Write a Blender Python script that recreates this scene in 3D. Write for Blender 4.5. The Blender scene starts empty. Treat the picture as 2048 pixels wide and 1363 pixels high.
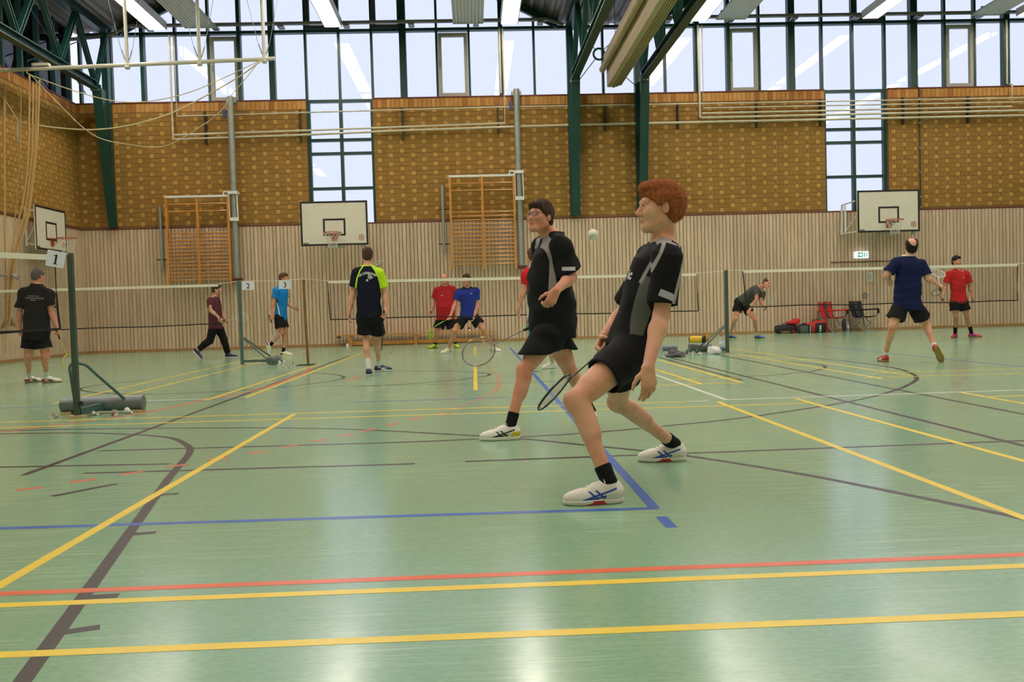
import bpy, bmesh, math, random
import numpy as np
from mathutils import Vector, Matrix
from mathutils.bvhtree import BVHTree
random.seed(7)
rng = np.random.default_rng(7)
S = bpy.context.scene
C = S.collection

# ------------------------------------------------------------------ camera
F_PX, CXP, CYP, CAM_H = 1850.0, 1024.0, 681.5, 0.92
_e2 = np.array([(947.5-CXP)/F_PX, (619-CYP)/F_PX, 1.0]); _e2 /= np.linalg.norm(_e2)
_u = np.cross(_e2, np.array([1, -.0285, 0.0])); _u /= np.linalg.norm(_u)
if _u[1] > 0: _u = -_u
_e1 = np.cross(_e2, _u)
if _e1[0] < 0: _e1 = -_e1
RC = np.stack([_e1, _e2, _u], 1)            # world axes seen from the camera (x right, y down, z forward)
cam_d = bpy.data.cameras.new('camera'); cam = bpy.data.objects.new('camera', cam_d); C.objects.link(cam)
cam_d.sensor_width = 36; cam_d.lens = F_PX/2048*36; cam_d.clip_end = 300
_cx, _cy, _cz = RC[0], -RC[1], -RC[2]
cam.matrix_world = Matrix(((_cx[0], _cy[0], _cz[0], 0), (_cx[1], _cy[1], _cz[1], 0), (_cx[2], _cy[2], _cz[2], CAM_H), (0, 0, 0, 1)))
S.camera = cam

def ray(px, py): return RC.T @ np.array([(px-CXP)/F_PX, (py-CYP)/F_PX, 1.0])
def G(px, py, z=0.0):                       # point on the floor (or at height z) under a pixel
    d = ray(px, py); t = (z-CAM_H)/d[2]
    return np.array([d[0]*t, d[1]*t, z])
def W(px, py, Y):                           # point at depth Y under a pixel
    d = ray(px, py)*(Y/ray(px, py)[1]); return np.array([d[0], d[1], d[2]+CAM_H])

# ------------------------------------------------------------------ world and exposure
wd = bpy.data.worlds.new('overcast_sky'); S.world = wd; wd.use_nodes = True
wd.node_tree.nodes['Background'].inputs[0].default_value = (0.82, 0.86, 1.0, 1)
wd.node_tree.nodes['Background'].inputs[1].default_value = 1.15
S.view_settings.view_transform = 'Standard'; S.view_settings.look = 'None'
S.view_settings.gamma = 1; S.view_settings.use_curve_mapping = False
S.view_settings.exposure = 0.0
LAMP_POWER = 19.0
S.cycles.use_denoising = True; S.cycles.use_light_tree = False; S.cycles.adaptive_threshold = .02; S.cycles.max_bounces = 6; S.cycles.diffuse_bounces = 3
S.cycles.glossy_bounces = 2; S.cycles.transparent_max_bounces = 16
S.cycles.caustics_reflective = False; S.cycles.caustics_refractive = False
S.cycles.sample_clamp_indirect = 6

for nm, loc, rot, sx, sy in (('back_window_portal', (4.7, 26.62, 9.5), (math.pi/2, 0, math.pi), 31, 5.6), ('left_window_portal', (-11.1, 12, 8.4), (math.pi/2, 0, -math.pi/2), 28, 3.4)):
    ld = bpy.data.lights.new(nm, 'AREA'); ld.shape = 'RECTANGLE'; ld.size = sx; ld.size_y = sy; ld.cycles.is_portal = True
    lo = bpy.data.objects.new(nm, ld); C.objects.link(lo); lo.location = loc; lo.rotation_euler = rot

# ------------------------------------------------------------------ materials
def lin(r, g, b): return tuple(((c/255)/12.92 if c/255 <= .04045 else ((c/255+.055)/1.055)**2.4) for c in (r, g, b))
MATS = {}
def mat(name, rgb, rough=.6, metal=0., var=.0, vscale=8., bump=0., bscale=60., spec=.5, emit=0., coat=0., alpha=1., rgb2=None, sub=0., stretch=None, masks=None):
    if name in MATS: return MATS[name]
    m = bpy.data.materials.new(name); m.use_nodes = True; nt = m.node_tree; b = nt.nodes['Principled BSDF']
    col = lin(*rgb)
    b.inputs['Roughness'].default_value = rough; b.inputs['Metallic'].default_value = metal
    b.inputs['Specular IOR Level'].default_value = spec; b.inputs['Coat Weight'].default_value = coat
    b.inputs['Base Color'].default_value = (*col, 1)
    if sub: b.inputs['Subsurface Weight'].default_value = sub; b.inputs['Subsurface Radius'].default_value = (.01, .004, .002); b.inputs['Subsurface Scale'].default_value = .5
    if emit: b.inputs['Emission Color'].default_value = (*col, 1); b.inputs['Emission Strength'].default_value = emit
    if alpha < 1: b.inputs['Alpha'].default_value = alpha
    tc = None
    if var or bump:
        tc = nt.nodes.new('ShaderNodeTexCoord'); mp = nt.nodes.new('ShaderNodeMapping'); nt.links.new(tc.outputs['Object'], mp.inputs[0])
        if stretch: mp.inputs['Scale'].default_value = stretch
    if var:
        n = nt.nodes.new('ShaderNodeTexNoise'); n.inputs['Scale'].default_value = vscale; n.inputs['Detail'].default_value = 5
        nt.links.new(mp.outputs[0], n.inputs['Vector'])
        r = nt.nodes.new('ShaderNodeValToRGB'); c2 = lin(*rgb2) if rgb2 else tuple(max(0, c*(1-var)) for c in col)
        r.color_ramp.elements[0].position = .3; r.color_ramp.elements[1].position = .7
        r.color_ramp.elements[0].color = (*c2, 1); r.color_ramp.elements[1].color = (*[min(1, c*(1+(0 if rgb2 else var*.5))) for c in col], 1)
        nt.links.new(n.outputs[0], r.inputs[0]); nt.links.new(r.outputs[0], b.inputs['Base Color'])
    if bump:
        n2 = nt.nodes.new('ShaderNodeTexNoise'); n2.inputs['Scale'].default_value = bscale; n2.inputs['Detail'].default_value = 4
        nt.links.new(mp.outputs[0], n2.inputs['Vector'])
        bp = nt.nodes.new('ShaderNodeBump'); bp.inputs['Strength'].default_value = bump; bp.inputs['Distance'].default_value = .01
        nt.links.new(n2.outputs[0], bp.inputs['Height']); nt.links.new(bp.outputs[0], b.inputs['Normal'])
    for i, (c, soft) in enumerate(masks or ()):        # printed or woven regions held in a mesh attribute
        at = nt.nodes.new('ShaderNodeAttribute'); at.attribute_name = 'm%d' % (i+1)
        mr = nt.nodes.new('ShaderNodeMapRange'); mr.inputs['From Min'].default_value = -soft; mr.inputs['From Max'].default_value = soft
        mx = nt.nodes.new('ShaderNodeMixRGB'); mx.inputs[2].default_value = (*lin(*c), 1)
        src = b.inputs['Base Color'].links[0].from_socket if b.inputs['Base Color'].links else None
        if src: nt.links.new(src, mx.inputs[1])
        else: mx.inputs[1].default_value = b.inputs['Base Color'].default_value
        nt.links.new(at.outputs['Fac'], mr.inputs['Value']); nt.links.new(mr.outputs[0], mx.inputs[0]); nt.links.new(mx.outputs[0], b.inputs['Base Color'])
    MATS[name] = m
    return m

def nodes_of(m): return m.node_tree.nodes, m.node_tree.links, m.node_tree.nodes['Principled BSDF']

def floor_material():
    m = mat('green_sports_floor', (134, 170, 138), rough=.3, spec=.5)
    N, L, b = nodes_of(m)
    g = N.new('ShaderNodeNewGeometry')
    def noise(scale, detail, vec_scale=None, rot=0):
        mp = N.new('ShaderNodeMapping'); L.new(g.outputs['Position'], mp.inputs[0])
        if vec_scale: mp.inputs['Scale'].default_value = vec_scale
        mp.inputs['Rotation'].default_value = (0, 0, rot)
        n = N.new('ShaderNodeTexNoise'); n.inputs['Scale'].default_value = scale; n.inputs['Detail'].default_value = detail
        L.new(mp.outputs[0], n.inputs['Vector']); return n.outputs[0]
    def ramp(v, p0, p1, c0=(0, 0, 0, 1), c1=(1, 1, 1, 1)):
        r = N.new('ShaderNodeValToRGB'); r.color_ramp.elements[0].position = p0; r.color_ramp.elements[1].position = p1
        r.color_ramp.elements[0].color = c0; r.color_ramp.elements[1].color = c1; L.new(v, r.inputs[0]); return r.outputs[0]
    def mix(f, a, c, mode='MIX'):
        x = N.new('ShaderNodeMixRGB'); x.blend_type = mode
        for i, v in enumerate((f, a, c)):
            if isinstance(v, (tuple, float)): x.inputs[i].default_value = v
            else: L.new(v, x.inputs[i])
        return x.outputs[0]
    base = ramp(noise(30, 5, (1, 2.2, 1)), .3, .7, (*lin(132, 170, 138), 1), (*lin(145, 183, 150), 1))
    sc = None                                # scuffs: thin streaks in several directions
    for i, (rot, vs, thr) in enumerate(((.8, (1.6, 60, 1), .62), (-.5, (1.3, 70, 1), .62), (1.2, (1.5, 64, 1), .63), (2.2, (2.0, 80, 1), .63), (-1.0, (1.1, 50, 1), .62))):
        s = ramp(noise(1.0, 2, vs, rot), thr, thr+.04)
        sc = s if sc is None else mix(1.0, sc, s, 'ADD')
    msk = ramp(noise(.7, 3), .42, .62)
    sc = mix(1.0, sc, msk, 'MULTIPLY')
    f = N.new('ShaderNodeMath'); f.operation = 'MULTIPLY'; L.new(sc, f.inputs[0]); f.inputs[1].default_value = .30
    col = mix(f.outputs[0], base, (*lin(205, 225, 190), 1))
    L.new(col, b.inputs['Base Color'])
    rr = ramp(noise(9, 3), .3, .75, (.17, .17, .17, 1), (.215, .215, .215, 1)); L.new(rr, b.inputs['Roughness'])
    return m
M_FLOOR = floor_material()

def wood_slat_material():
    m = mat('pale_spruce_slat', (205, 185, 150), rough=.6, spec=.25)
    N, L, b = nodes_of(m)
    g = N.new('ShaderNodeNewGeometry'); oi = N.new('ShaderNodeObjectInfo')
    add = N.new('ShaderNodeVectorMath'); add.operation = 'ADD'; L.new(g.outputs['Position'], add.inputs[0])
    mp = N.new('ShaderNodeMapping'); mp.inputs['Scale'].default_value = (9, 9, .9); L.new(add.outputs[0], mp.inputs[0])
    n = N.new('ShaderNodeTexNoise'); n.inputs['Scale'].default_value = 2.2; n.inputs['Detail'].default_value = 6; L.new(mp.outputs[0], n.inputs[0])
    r = N.new('ShaderNodeValToRGB'); r.color_ramp.elements[0].position = .3; r.color_ramp.elements[1].position = .72
    r.color_ramp.elements[0].color = (*lin(200, 174, 144), 1); r.color_ramp.elements[1].color = (*lin(220, 196, 167), 1); L.new(n.outputs[0], r.inputs[0])
    h = N.new('ShaderNodeHueSaturation'); L.new(r.outputs[0], h.inputs['Color'])
    mr = N.new('ShaderNodeMapRange'); mr.inputs['To Min'].default_value = .9; mr.inputs['To Max'].default_value = 1.07
    L.new(oi.outputs['Random'], mr.inputs['Value']); L.new(mr.outputs[0], h.inputs['Value']); L.new(h.outputs[0], b.inputs['Base Color'])
    kn = N.new('ShaderNodeTexNoise'); kn.inputs['Scale'].default_value = 13; L.new(g.outputs['Position'], kn.inputs[0])
    return m
M_SLAT = wood_slat_material()

def brick_material(name, c0, c1, dots):
    m = mat(name, c0, rough=.75, spec=.3)
    N, L, b = nodes_of(m)
    g = N.new('ShaderNodeNewGeometry')
    n = N.new('ShaderNodeTexNoise'); n.inputs['Scale'].default_value = 4.5; n.inputs['Detail'].default_value = 5; L.new(g.outputs['Position'], n.inputs[0])
    r = N.new('ShaderNodeValToRGB'); r.color_ramp.elements[0].position = .33; r.color_ramp.elements[1].position = .68
    r.color_ramp.elements[0].color = (*lin(*c0), 1); r.color_ramp.elements[1].color = (*lin(*c1), 1); L.new(n.outputs[0], r.inputs[0])
    out = r.outputs[0]
    if dots:                                 # rows of small round sound holes in the brick face
        mp = N.new('ShaderNodeMapping'); mp.inputs['Scale'].default_value = (38, 38, 38); mp.inputs['Location'].default_value = (.3, .3, .21); L.new(g.outputs['Position'], mp.inputs[0])
        v = N.new('ShaderNodeTexVoronoi'); v.inputs['Scale'].default_value = 1.0; v.inputs['Randomness'].default_value = .12
        v.voronoi_dimensions = '3D'; L.new(mp.outputs[0], v.inputs['Vector'])
        r2 = N.new('ShaderNodeValToRGB'); r2.color_ramp.elements[0].position = .32; r2.color_ramp.elements[1].position = .42
        r2.color_ramp.elements[0].color = (1, 1, 1, 1); r2.color_ramp.elements[1].color = (0, 0, 0, 1); L.new(v.outputs['Distance'], r2.inputs[0])
        x = N.new('ShaderNodeMixRGB'); L.new(r2.outputs[0], x.inputs[0]); L.new(out, x.inputs[1]); x.inputs[2].default_value = (*lin(112, 74, 28), 1)
        out = x.outputs[0]
    L.new(out, b.inputs['Base Color'])
    return m
M_BRICK = brick_material('perforated_ochre_brick', (160, 121, 55), (180, 139, 67), True)
M_HEADER = brick_material('plain_ochre_brick', (190, 145, 69), (200, 155, 80), False)
M_SOLD = [brick_material('soldier_brick_%s' % k, a, c, False) for k, a, c in (('ochre', (180, 127, 63), (194, 141, 73)), ('tan', (190, 141, 77), (200, 150, 85)), ('red', (162, 104, 50), (174, 114, 58)))]
M_MORTAR = mat('grey_brown_mortar', (140, 112, 72), rough=.9, var=.15)
M_BACKING = mat('dark_brown_backing', (112, 74, 56), rough=.8)
M_GREEN = mat('dark_green_steel', (18, 66, 57), rough=.42, var=.12, vscale=3)
M_GREYFR = mat('beige_grey_window_frame', (176, 170, 155), rough=.5)
M_DARKFR = mat('dark_grey_window_frame', (84, 84, 80), rough=.5)
M_PIPE = mat('cream_painted_pipe', (205, 196, 172), rough=.4, var=.08)
M_PIPEBR = mat('dark_pipe_bracket', (62, 50, 40), rough=.6)
M_DECK = mat('corrugated_steel_deck', (122, 114, 100), rough=.5, metal=.3, var=.1)
M_DARKROOF = mat('dark_roof_edge', (40, 46, 44), rough=.7)
M_WHITE = mat('white_paint', (232, 230, 222), rough=.45, var=.05)
M_CREAM = mat('cream_board', (226, 220, 200), rough=.5, var=.04, vscale=3)
M_BLACK = mat('black_paint', (28, 24, 26), rough=.5)
M_BARWOOD = mat('varnished_beech', (206, 142, 62), rough=.35, var=.18, vscale=5, coat=.3)
M_POLE = mat('galvanised_grey_pole', (158, 162, 154), rough=.4, metal=.35, var=.12)
M_PANEL = mat('pale_radiant_panel', (214, 214, 208), rough=.5, metal=.1)
M_CURT = mat('beige_divider_curtain', (186, 166, 130), rough=.6, var=.1, vscale=2)
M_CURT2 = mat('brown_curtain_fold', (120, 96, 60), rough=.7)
M_LAMP = mat('fluorescent_diffuser', (255, 245, 232), rough=.4, emit=LAMP_POWER)
M_GALV = mat('zinc_cable_tray', (150, 150, 146), rough=.45, metal=.5)
M_SILLRED = mat('red_brown_sill', (112, 44, 32), rough=.5)
M_PLASTER = mat('plain_light_wall', (190, 178, 155), rough=.8)
M_BASEB = mat('oak_baseboard', (172, 130, 84), rough=.5, var=.15)

def glass_material():
    m = bpy.data.materials.new('milky_pane'); m.use_nodes = True; N, L = m.node_tree.nodes, m.node_tree.links
    for n in list(N): N.remove(n)
    o = N.new('ShaderNodeOutputMaterial'); t = N.new('ShaderNodeBsdfTransparent'); gl = N.new('ShaderNodeBsdfGlossy'); mx = N.new('ShaderNodeMixShader')
    t.inputs[0].default_value = (.93, .95, 1, 1); gl.inputs['Roughness'].default_value = .015; f = N.new('ShaderNodeFresnel'); f.inputs[0].default_value = 1.4
    L.new(f.outputs[0], mx.inputs[0]); L.new(t.outputs[0], mx.inputs[1]); L.new(gl.outputs[0], mx.inputs[2]); L.new(mx.outputs[0], o.inputs[0])
    return m
M_PANE = glass_material()

# ------------------------------------------------------------------ mesh helpers
class MB:
    """collects boxes, beams, tubes and quads into one mesh"""
    def __init__(s): s.v = []; s.f = []; s.mi = []; s.cur = 0
    def add(s, vs, fs):
        o = len(s.v); s.v += [tuple(map(float, p)) for p in vs]; s.f += [tuple(i+o for i in f) for f in fs]; s.mi += [s.cur]*len(fs); return s
    def box(s, x0, x1, y0, y1, z0, z1):
        return s.add([(x, y, z) for z in (z0, z1) for x, y in ((x0, y0), (x1, y0), (x1, y1), (x0, y1))],
                     [(3, 2, 1, 0), (4, 5, 6, 7), (0, 1, 5, 4), (1, 2, 6, 5), (2, 3, 7, 6), (3, 0, 4, 7)])
    def frame(s, a, b, up=(0, 0, 1)):
        a = np.array(a, float); b = np.array(b, float); d = b-a; d /= np.linalg.norm(d)
        u = np.array(up, float); u = u-d*(u@d)
        if np.linalg.norm(u) < 1e-4: u = np.array([1., 0, 0]); u = u-d*(u@d)
        u /= np.linalg.norm(u); r = np.cross(d, u); return a, b, d, u, r
    def beam(s, a, b, w, h, up=(0, 0, 1)):   # rectangular bar, w across, h along up
        a, b, d, u, r = s.frame(a, b, up)
        vs = [p+r*(w/2*i)+u*(h/2*j) for p in (a, b) for i, j in ((-1, -1), (1, -1), (1, 1), (-1, 1))]
        return s.add(vs, [(3, 2, 1, 0), (4, 5, 6, 7), (0, 1, 5, 4), (1, 2, 6, 5), (2, 3, 7, 6), (3, 0, 4, 7)])
    def ibeam(s, a, b, w, h, t=.02, up=(0, 0, 1)):
        a, b, d, u, r = s.frame(a, b, up)
        s.beam(a+u*(h/2-t/2), b+u*(h/2-t/2), w, t, up); s.beam(a-u*(h/2-t/2), b-u*(h/2-t/2), w, t, up); return s.beam(a, b, t, h-2*t, up)
    def tube(s, pts, r, n=8, cap=True):
        pts = [np.array(p, float) for p in pts]; rs = r if isinstance(r, (list, tuple)) else [r]*len(pts)
        prev = None; rings = []
        for i, p in enumerate(pts):
            d = (pts[min(i+1, len(pts)-1)]-pts[max(i-1, 0)]); d /= (np.linalg.norm(d)+1e-12)
            u = np.array([0, 0, 1.]) if prev is None else prev
            u = u-d*(u@d)
            if np.linalg.norm(u) < 1e-3: u = np.array([1., 0, 0])-d*d[0]
            if np.linalg.norm(u) < 1e-3: u = np.array([0, 1., 0])-d*d[1]
            u /= np.linalg.norm(u); prev = u; w = np.cross(d, u)
            rings.append([p+rs[i]*(math.cos(a)*u+math.sin(a)*w) for a in np.arange(n)*2*math.pi/n])
        vs = [q for rg in rings for q in rg]; fs = []
        for i in range(len(pts)-1):
            for k in range(n): fs.append((i*n+k, i*n+(k+1) % n, (i+1)*n+(k+1) % n, (i+1)*n+k))
        if cap: fs.append(tuple(range(n-1, -1, -1))); fs.append(tuple((len(pts)-1)*n+k for k in range(n)))
        return s.add(vs, fs)
    def lathe(s, prof, o, ax, n=12):         # prof = [(distance along axis, radius)]
        o = np.array(o, float); ax = np.array(ax, float); ax /= np.linalg.norm(ax)
        return s.tube([o+ax*t for t, _ in prof], [max(r, 1e-4) for _, r in prof], n)
    def quad(s, a, b, c, d): return s.add([a, b, c, d], [(0, 1, 2, 3)])
    def ball(s, c, r, n=8, m=6):
        r = (r, r, r) if isinstance(r, (int, float)) else r; vs = [(c[0], c[1], c[2]-r[2])]; fs = []
        for j in range(1, m):
            t = -math.pi/2+math.pi*j/m
            vs += [(c[0]+r[0]*math.cos(t)*math.cos(2*math.pi*k/n), c[1]+r[1]*math.cos(t)*math.sin(2*math.pi*k/n), c[2]+r[2]*math.sin(t)) for k in range(n)]
        vs.append((c[0], c[1], c[2]+r[2])); top = len(vs)-1
        for k in range(n): fs.append((0, 1+(k+1) % n, 1+k)); fs.append((top, top-n+k, top-n+(k+1) % n))
        for j in range(m-2):
            for k in range(n): fs.append((1+j*n+k, 1+j*n+(k+1) % n, 1+(j+1)*n+(k+1) % n, 1+(j+1)*n+k))
        return s.add(vs, fs)
    def mesh(s, name, mats, smooth=False):
        me = bpy.data.meshes.new(name); me.from_pydata(s.v, [], s.f)
        for m in (mats if isinstance(mats, (list, tuple)) else [mats]): me.materials.append(m)
        if any(s.mi): me.polygons.foreach_set('material_index', s.mi)
        if smooth:
            me.polygons.foreach_set('use_smooth', [True]*len(me.polygons))
            try: me.set_sharp_from_angle(angle=math.radians(42))
            except Exception: pass
        me.update(); return me
    def build(s, name, mats, parent=None, smooth=False):
        return link(name, s.mesh(name, mats, smooth), parent)
def link(name, me, parent=None, loc=None):
    o = bpy.data.objects.new(name, me); C.objects.link(o)
    if loc is not None: o.location = loc
    if parent is not None:
        o.parent = parent
        if loc is None and parent.type == 'EMPTY': o.matrix_parent_inverse = Matrix.Translation(parent.location).inverted()
    return o
def tag(o, label=None, cat=None, group=None, kind=None):
    if label: o['label'] = label
    if cat: o['category'] = cat
    if group: o['group'] = group
    if kind: o['kind'] = kind
    return o
def thing(name, loc, label, cat, group=None):
    o = bpy.data.objects.new(name, None); C.objects.link(o); o.location = tuple(map(float, loc)); o.empty_display_size = .1
    return tag(o, label, cat, group)

# ------------------------------------------------------------------ room shell
YW, XL, XR, YB = 26.30, -10.85, 34.0, -1.6
Z1, Z2, ZT, ZTOP = 3.43, 6.90, 8.80, 13.0
fl = MB().quad((XL-.3, YB-.3, 0), (XR, YB-.3, 0), (XR, YW+.3, 0), (XL-.3, YW+.3, 0)).build('floor', M_FLOOR); tag(fl, 'green scuffed sports hall floor with coloured court lines', kind='structure')

LINE = {k: mat('court_line_%s' % k, c, rough=.32, spec=.45, var=.06, vscale=9) for k, c in dict(yellow=(240, 208, 58), brown=(46, 36, 32), orange=(228, 104, 62), blue=(50, 98, 182), white=(214, 218, 206)).items()}
LZ = dict(brown=.00022, white=.00034, blue=.00046, orange=.00058, yellow=.0007)
LZN = [0]
def court_line(col, pts, w=.05, smooth=0):
    g = [G(*p) for p in pts]
    if smooth:                               # Catmull-Rom through the measured points
        q = [g[0]]+g+[g[-1]]; out = []
        for i in range(1, len(q)-2):
            for t in np.linspace(0, 1, smooth, endpoint=False):
                a, b, c, d = q[i-1], q[i], q[i+1], q[i+2]
                out.append(.5*((2*b)+(-a+c)*t+(2*a-5*b+4*c-d)*t*t+(-a+3*b-3*c+d)*t**3))
        g = out+[g[-1]]
    for i, k, px in ((0, 1, pts[0][0]), (-1, -2, pts[-1][0])):   # lines leaving the picture run on across the hall
        if px < -15 or px > 2060: d = g[i]-g[k]; g[i] = g[i]+d/np.linalg.norm(d)*5.0
    L, R = [], []
    for i, p in enumerate(g):
        d = g[min(i+1, len(g)-1)]-g[max(i-1, 0)]; d = d/np.linalg.norm(d); n = np.array([-d[1], d[0], 0])*w/2
        L.append(p+n); R.append(p-n)
    LZN[0] += 1; k = len(g); z = LZ[col]+LZN[0]*1.0e-6
    mb = MB().add([(p[0], p[1], z) for p in L+R], [(i, k+i, k+i+1, i+1) for i in range(k-1)])
    return mb.build('court_line', LINE[col], fl)
for a, b in (((-160, 1315.5), (2200, 1221)), ((-160, 1216.2), (2200, 1125)), ((-60, 1205), (588, 828)), ((1435, 803), (2160, 1077.5)),
             ((1592, 797), (2160, 952)), ((1924, 784.8), (2160, 826)), ((-60, 846), (1371, 803)), ((-60, 857), (1614, 806)),
             ((110, 806), (549, 707)), ((190, 804.5), (620, 699)), ((412, 800), (640, 727)), ((490, 795), (725, 705)),
             ((951, 780), (950.5, 732)), ((950, 709), (949.8, 692)), ((1315, 719), (1484, 765)), ((1307, 737), (1404, 768)),
             ((1457, 696), (1822, 751)), ((1472, 707), (1764, 757)), ((1727, 755), (2100, 745)), ((1742, 746), (2100, 735)),
             ((1983, 793), (2120, 788)), ((1347, 758.5), (1480, 754.5)), ((1315, 770.6), (1475, 765)), ((1172, 690), (1240, 705))):
    court_line('yellow', (a, b), .05)
for a, b in (((1307, 747.6), (1451.6, 798.7)), ((1449, 799), (2120, 777)), ((1372, 802.5), (1416, 801)), ((290, 801), (420, 797))):
    court_line('white', (a, b), .05)
for a, b in (((44, 1363), (338, 955)), ((-40, 934.5), (341, 927)), ((166, 946), (830, 927)), ((930, 922.5), (2120, 878)), ((46, 950), (700, 711)), ((104, 992), (232, 967)),
             ((318, 989), (356, 986.5)), ((263, 1068), (312, 1064)), ((170, 1194), (237.6, 1190)), ((126, 1264), (200, 1253)),
             ((1340, 714.7), (2120, 909)), ((1410, 704), (2120, 842)), ((1316, 714), (1486, 760))):
    court_line('brown', (a, b), .05)
court_line('brown', ((44, 1363), (-60, 1505)), .05)
court_line('brown', ((338, 955), (360, 929), (376, 910), (380, 897), (368, 886), (345, 876), (310, 871.5), (274, 869), (177, 865.5), (60, 866), (-60, 869)), .05, 8)
court_line('brown', ((197, 901), (700, 887), (900, 880), (1149, 867), (1324, 852), (1500, 833), (1702, 802), (1790, 780), (1826, 764), (1833, 755), (1820, 745), (1775, 733), (1665, 719), (1560, 711), (1480, 707)), .05, 8)
court_line('brown', ((-60, 862), (200, 857), (500, 855), (700, 858), (900, 868), (1040, 876.6), (1165, 889), (1297, 902), (1375, 911), (1600, 947), (1840, 994), (2045, 1036)), .05, 8)
court_line('brown', ((2045, 1036), (2160, 1062)), .05)
court_line('brown', ((517, 746), (600, 745), (665, 748), (687, 754), (665, 761), (562, 774), (430, 783), (300, 788), (200, 785), (160, 778), (200, 769), (300, 759)), .05, 8)
court_line('brown', ((780, 741), (847, 741.7), (930, 743), (972, 746), (979, 749), (965, 753), (905, 760), (847, 765), (700, 774)), .05, 8)
court_line('brown', ((1560, 722), (1618, 726), (1645, 730), (1650, 735), (1630, 741), (1590, 746), (1519, 751), (1400, 756)), .05, 8)
court_line('brown', ((620, 772), (950, 767), (1120, 762)), .03, 4)
court_line('orange', ((-160, 1193), (2200, 1102.5)), .05)
court_line('orange', ((-40, 870), (0, 863.5), (150, 845), (283, 826), (416, 798), (515, 779), (585, 754), (612, 744), (619, 737), (612, 733)), .05, 8)
for d in ((30, 980, 85, 974), (138, 964.4, 191.6, 957.3), (241, 949, 287.6, 942), (331.8, 933.5, 376, 928), (416, 919, 458, 914.4), (493, 907, 531, 901.6), (562, 893.6, 595, 889.6),
          (623, 882, 654, 878), (678, 872, 708, 867.5), (722, 862, 750, 857), (773, 850, 795, 846), (820, 839, 845, 833.5), (873, 828.5, 888, 826), (902, 817.8, 914, 815.6), (921.5, 811, 933, 809.4), (940, 804.2, 951.5, 802.7), (954, 798.6, 964.7, 796.8),
          (968.4, 792.5, 977, 791), (978.6, 787.9, 986.9, 786.3), (987, 782.6, 994, 780.5), (990, 777.7, 997.6, 775.6), (994, 773.4, 1000, 771.5),
          (995, 769.4, 1001, 767.2), (996, 764.5, 1001, 762.6), (996, 760, 1000.5, 758.4), (995, 756, 999.5, 754.6), (993, 752, 998, 750.6), (990, 748.3, 995, 747), (987, 744.6, 992, 743.2), (983, 740.5, 988, 739.2),
          (976, 736.5, 983, 735), (968, 731, 976, 729.6), (698, 761, 719, 753)):
    court_line('orange', (d[:2], d[2:]), .05)
for a, b, w in (((-60, 1058), (1316, 1015.5), .05), ((1310, 1016.5), (1020, 695), .05), ((1322, 1032.5), (1344, 1054.5), .05), ((-40, 817), (480, 797), .03), ((1534, 681), (2120, 741), .04), ((700, 804), (1060, 793), .03)):
    court_line('blue', (a, b), w)

# back wall ---------------------------------------------------------------
VW = [(-4.52, -2.66), (10.20, 12.05)]        # tall windows cut down through the brick
SEG = [(XL, VW[0][0]), (VW[0][1], VW[1][0]), (VW[1][1], 20.0)]
mb = MB()
for a, b in SEG: mb.box(a, b, YW, YW+.35, Z1, Z2)
mb.box(20.0, XR, YW, YW+.35, 0, Z2)
wall_back = tag(mb.build('wall_back', M_MORTAR), 'long back wall of ochre brick over pale vertical slats', kind='structure')
MB().box(XL, 20, YW-.02, YW+.35, 0, Z1).build('panel_backing', M_BACKING, wall_back)
MB().box(XL, 20, YW-.075, YW-.02, Z1-.012, Z1+.02).build('sill', M_SILLRED, wall_back)
tag(MB().box(XL, 20, YW-.085, YW-.02, 0, .075).build('baseboard_back', M_BASEB), 'low oak baseboard under the slatted back wall', kind='structure')
slat_me = MB().box(-.0445, .0445, -.045, 0, .075, Z1-.012).mesh('slat', M_SLAT)
slat_me2 = MB().box(-.0425, .0425, -.045, 0, .075, Z1-.012).mesh('slat', M_SLAT)
SP = 0.1035
for i in range(298):
    x = XL+.06+SP*i
    link('slat', slat_me if i % 3 else slat_me2, wall_back, (x, YW-.02, 0))
# bricks: two perforated stretchers and one plain header per repeat
CO, BL, BH, HD = .125, .24, .113, .115
st_me = MB().box(-BL/2, BL/2, -.012, 0, -BH/2, BH/2).mesh('brick', M_BRICK)
hd_me = MB().box(-HD/2, HD/2, -.012, 0, -BH/2, BH/2).mesh('header_brick', M_HEADER)
sd_me = [MB().box(-.0565, .0565, -.014, 0, -.12, .12).mesh('soldier_brick', m) for m in M_SOLD]
SOLD_H = .25
nrow = int((Z2-SOLD_H-.02-Z1)/CO)
far_st, far_hd, n_st, n_hd = MB(), MB(), 0, 0
def lay(u0, u1, place, count_first=0):
    """rows of bricks from u0 to u1; place(kind, u, z, width)"""
    for r in range(nrow):
        z = Z2-SOLD_H-.02-CO*(r+.5)
        u = u0-((r*.3125+.1) % .625)
        while u < u1:
            for kind, w in (('s', .25), ('s', .25), ('h', .125)):
                a, b = max(u, u0), min(u+w, u1)
                if b-a > .03: place(kind, (a+b)/2, z, b-a-.01, w-.01)
                u += w
def place_back(kind, u, z, w, full):
    global n_st, n_hd
    whole = abs(w-full) < 1e-6
    near = abs(u-.9) < 3.75 if kind == 's' else abs(u-.9) < 7.0
    if kind == 's' and whole and near and n_st < 300: link('brick', st_me, wall_back, (u, YW, z)); n_st += 1
    elif kind == 'h' and whole and near and n_hd < 300: link('header_brick', hd_me, wall_back, (u, YW, z)); n_hd += 1
    else: (far_st if kind == 's' else far_hd).box(u-w/2, u+w/2, YW-.012, YW, z-BH/2, z+BH/2)
for a, b in SEG: lay(a, b, place_back)
tag(far_st.build('brickwork', M_BRICK, wall_back), kind='stuff'); tag(far_hd.build('header_brickwork', M_HEADER, wall_back), kind='stuff')
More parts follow.
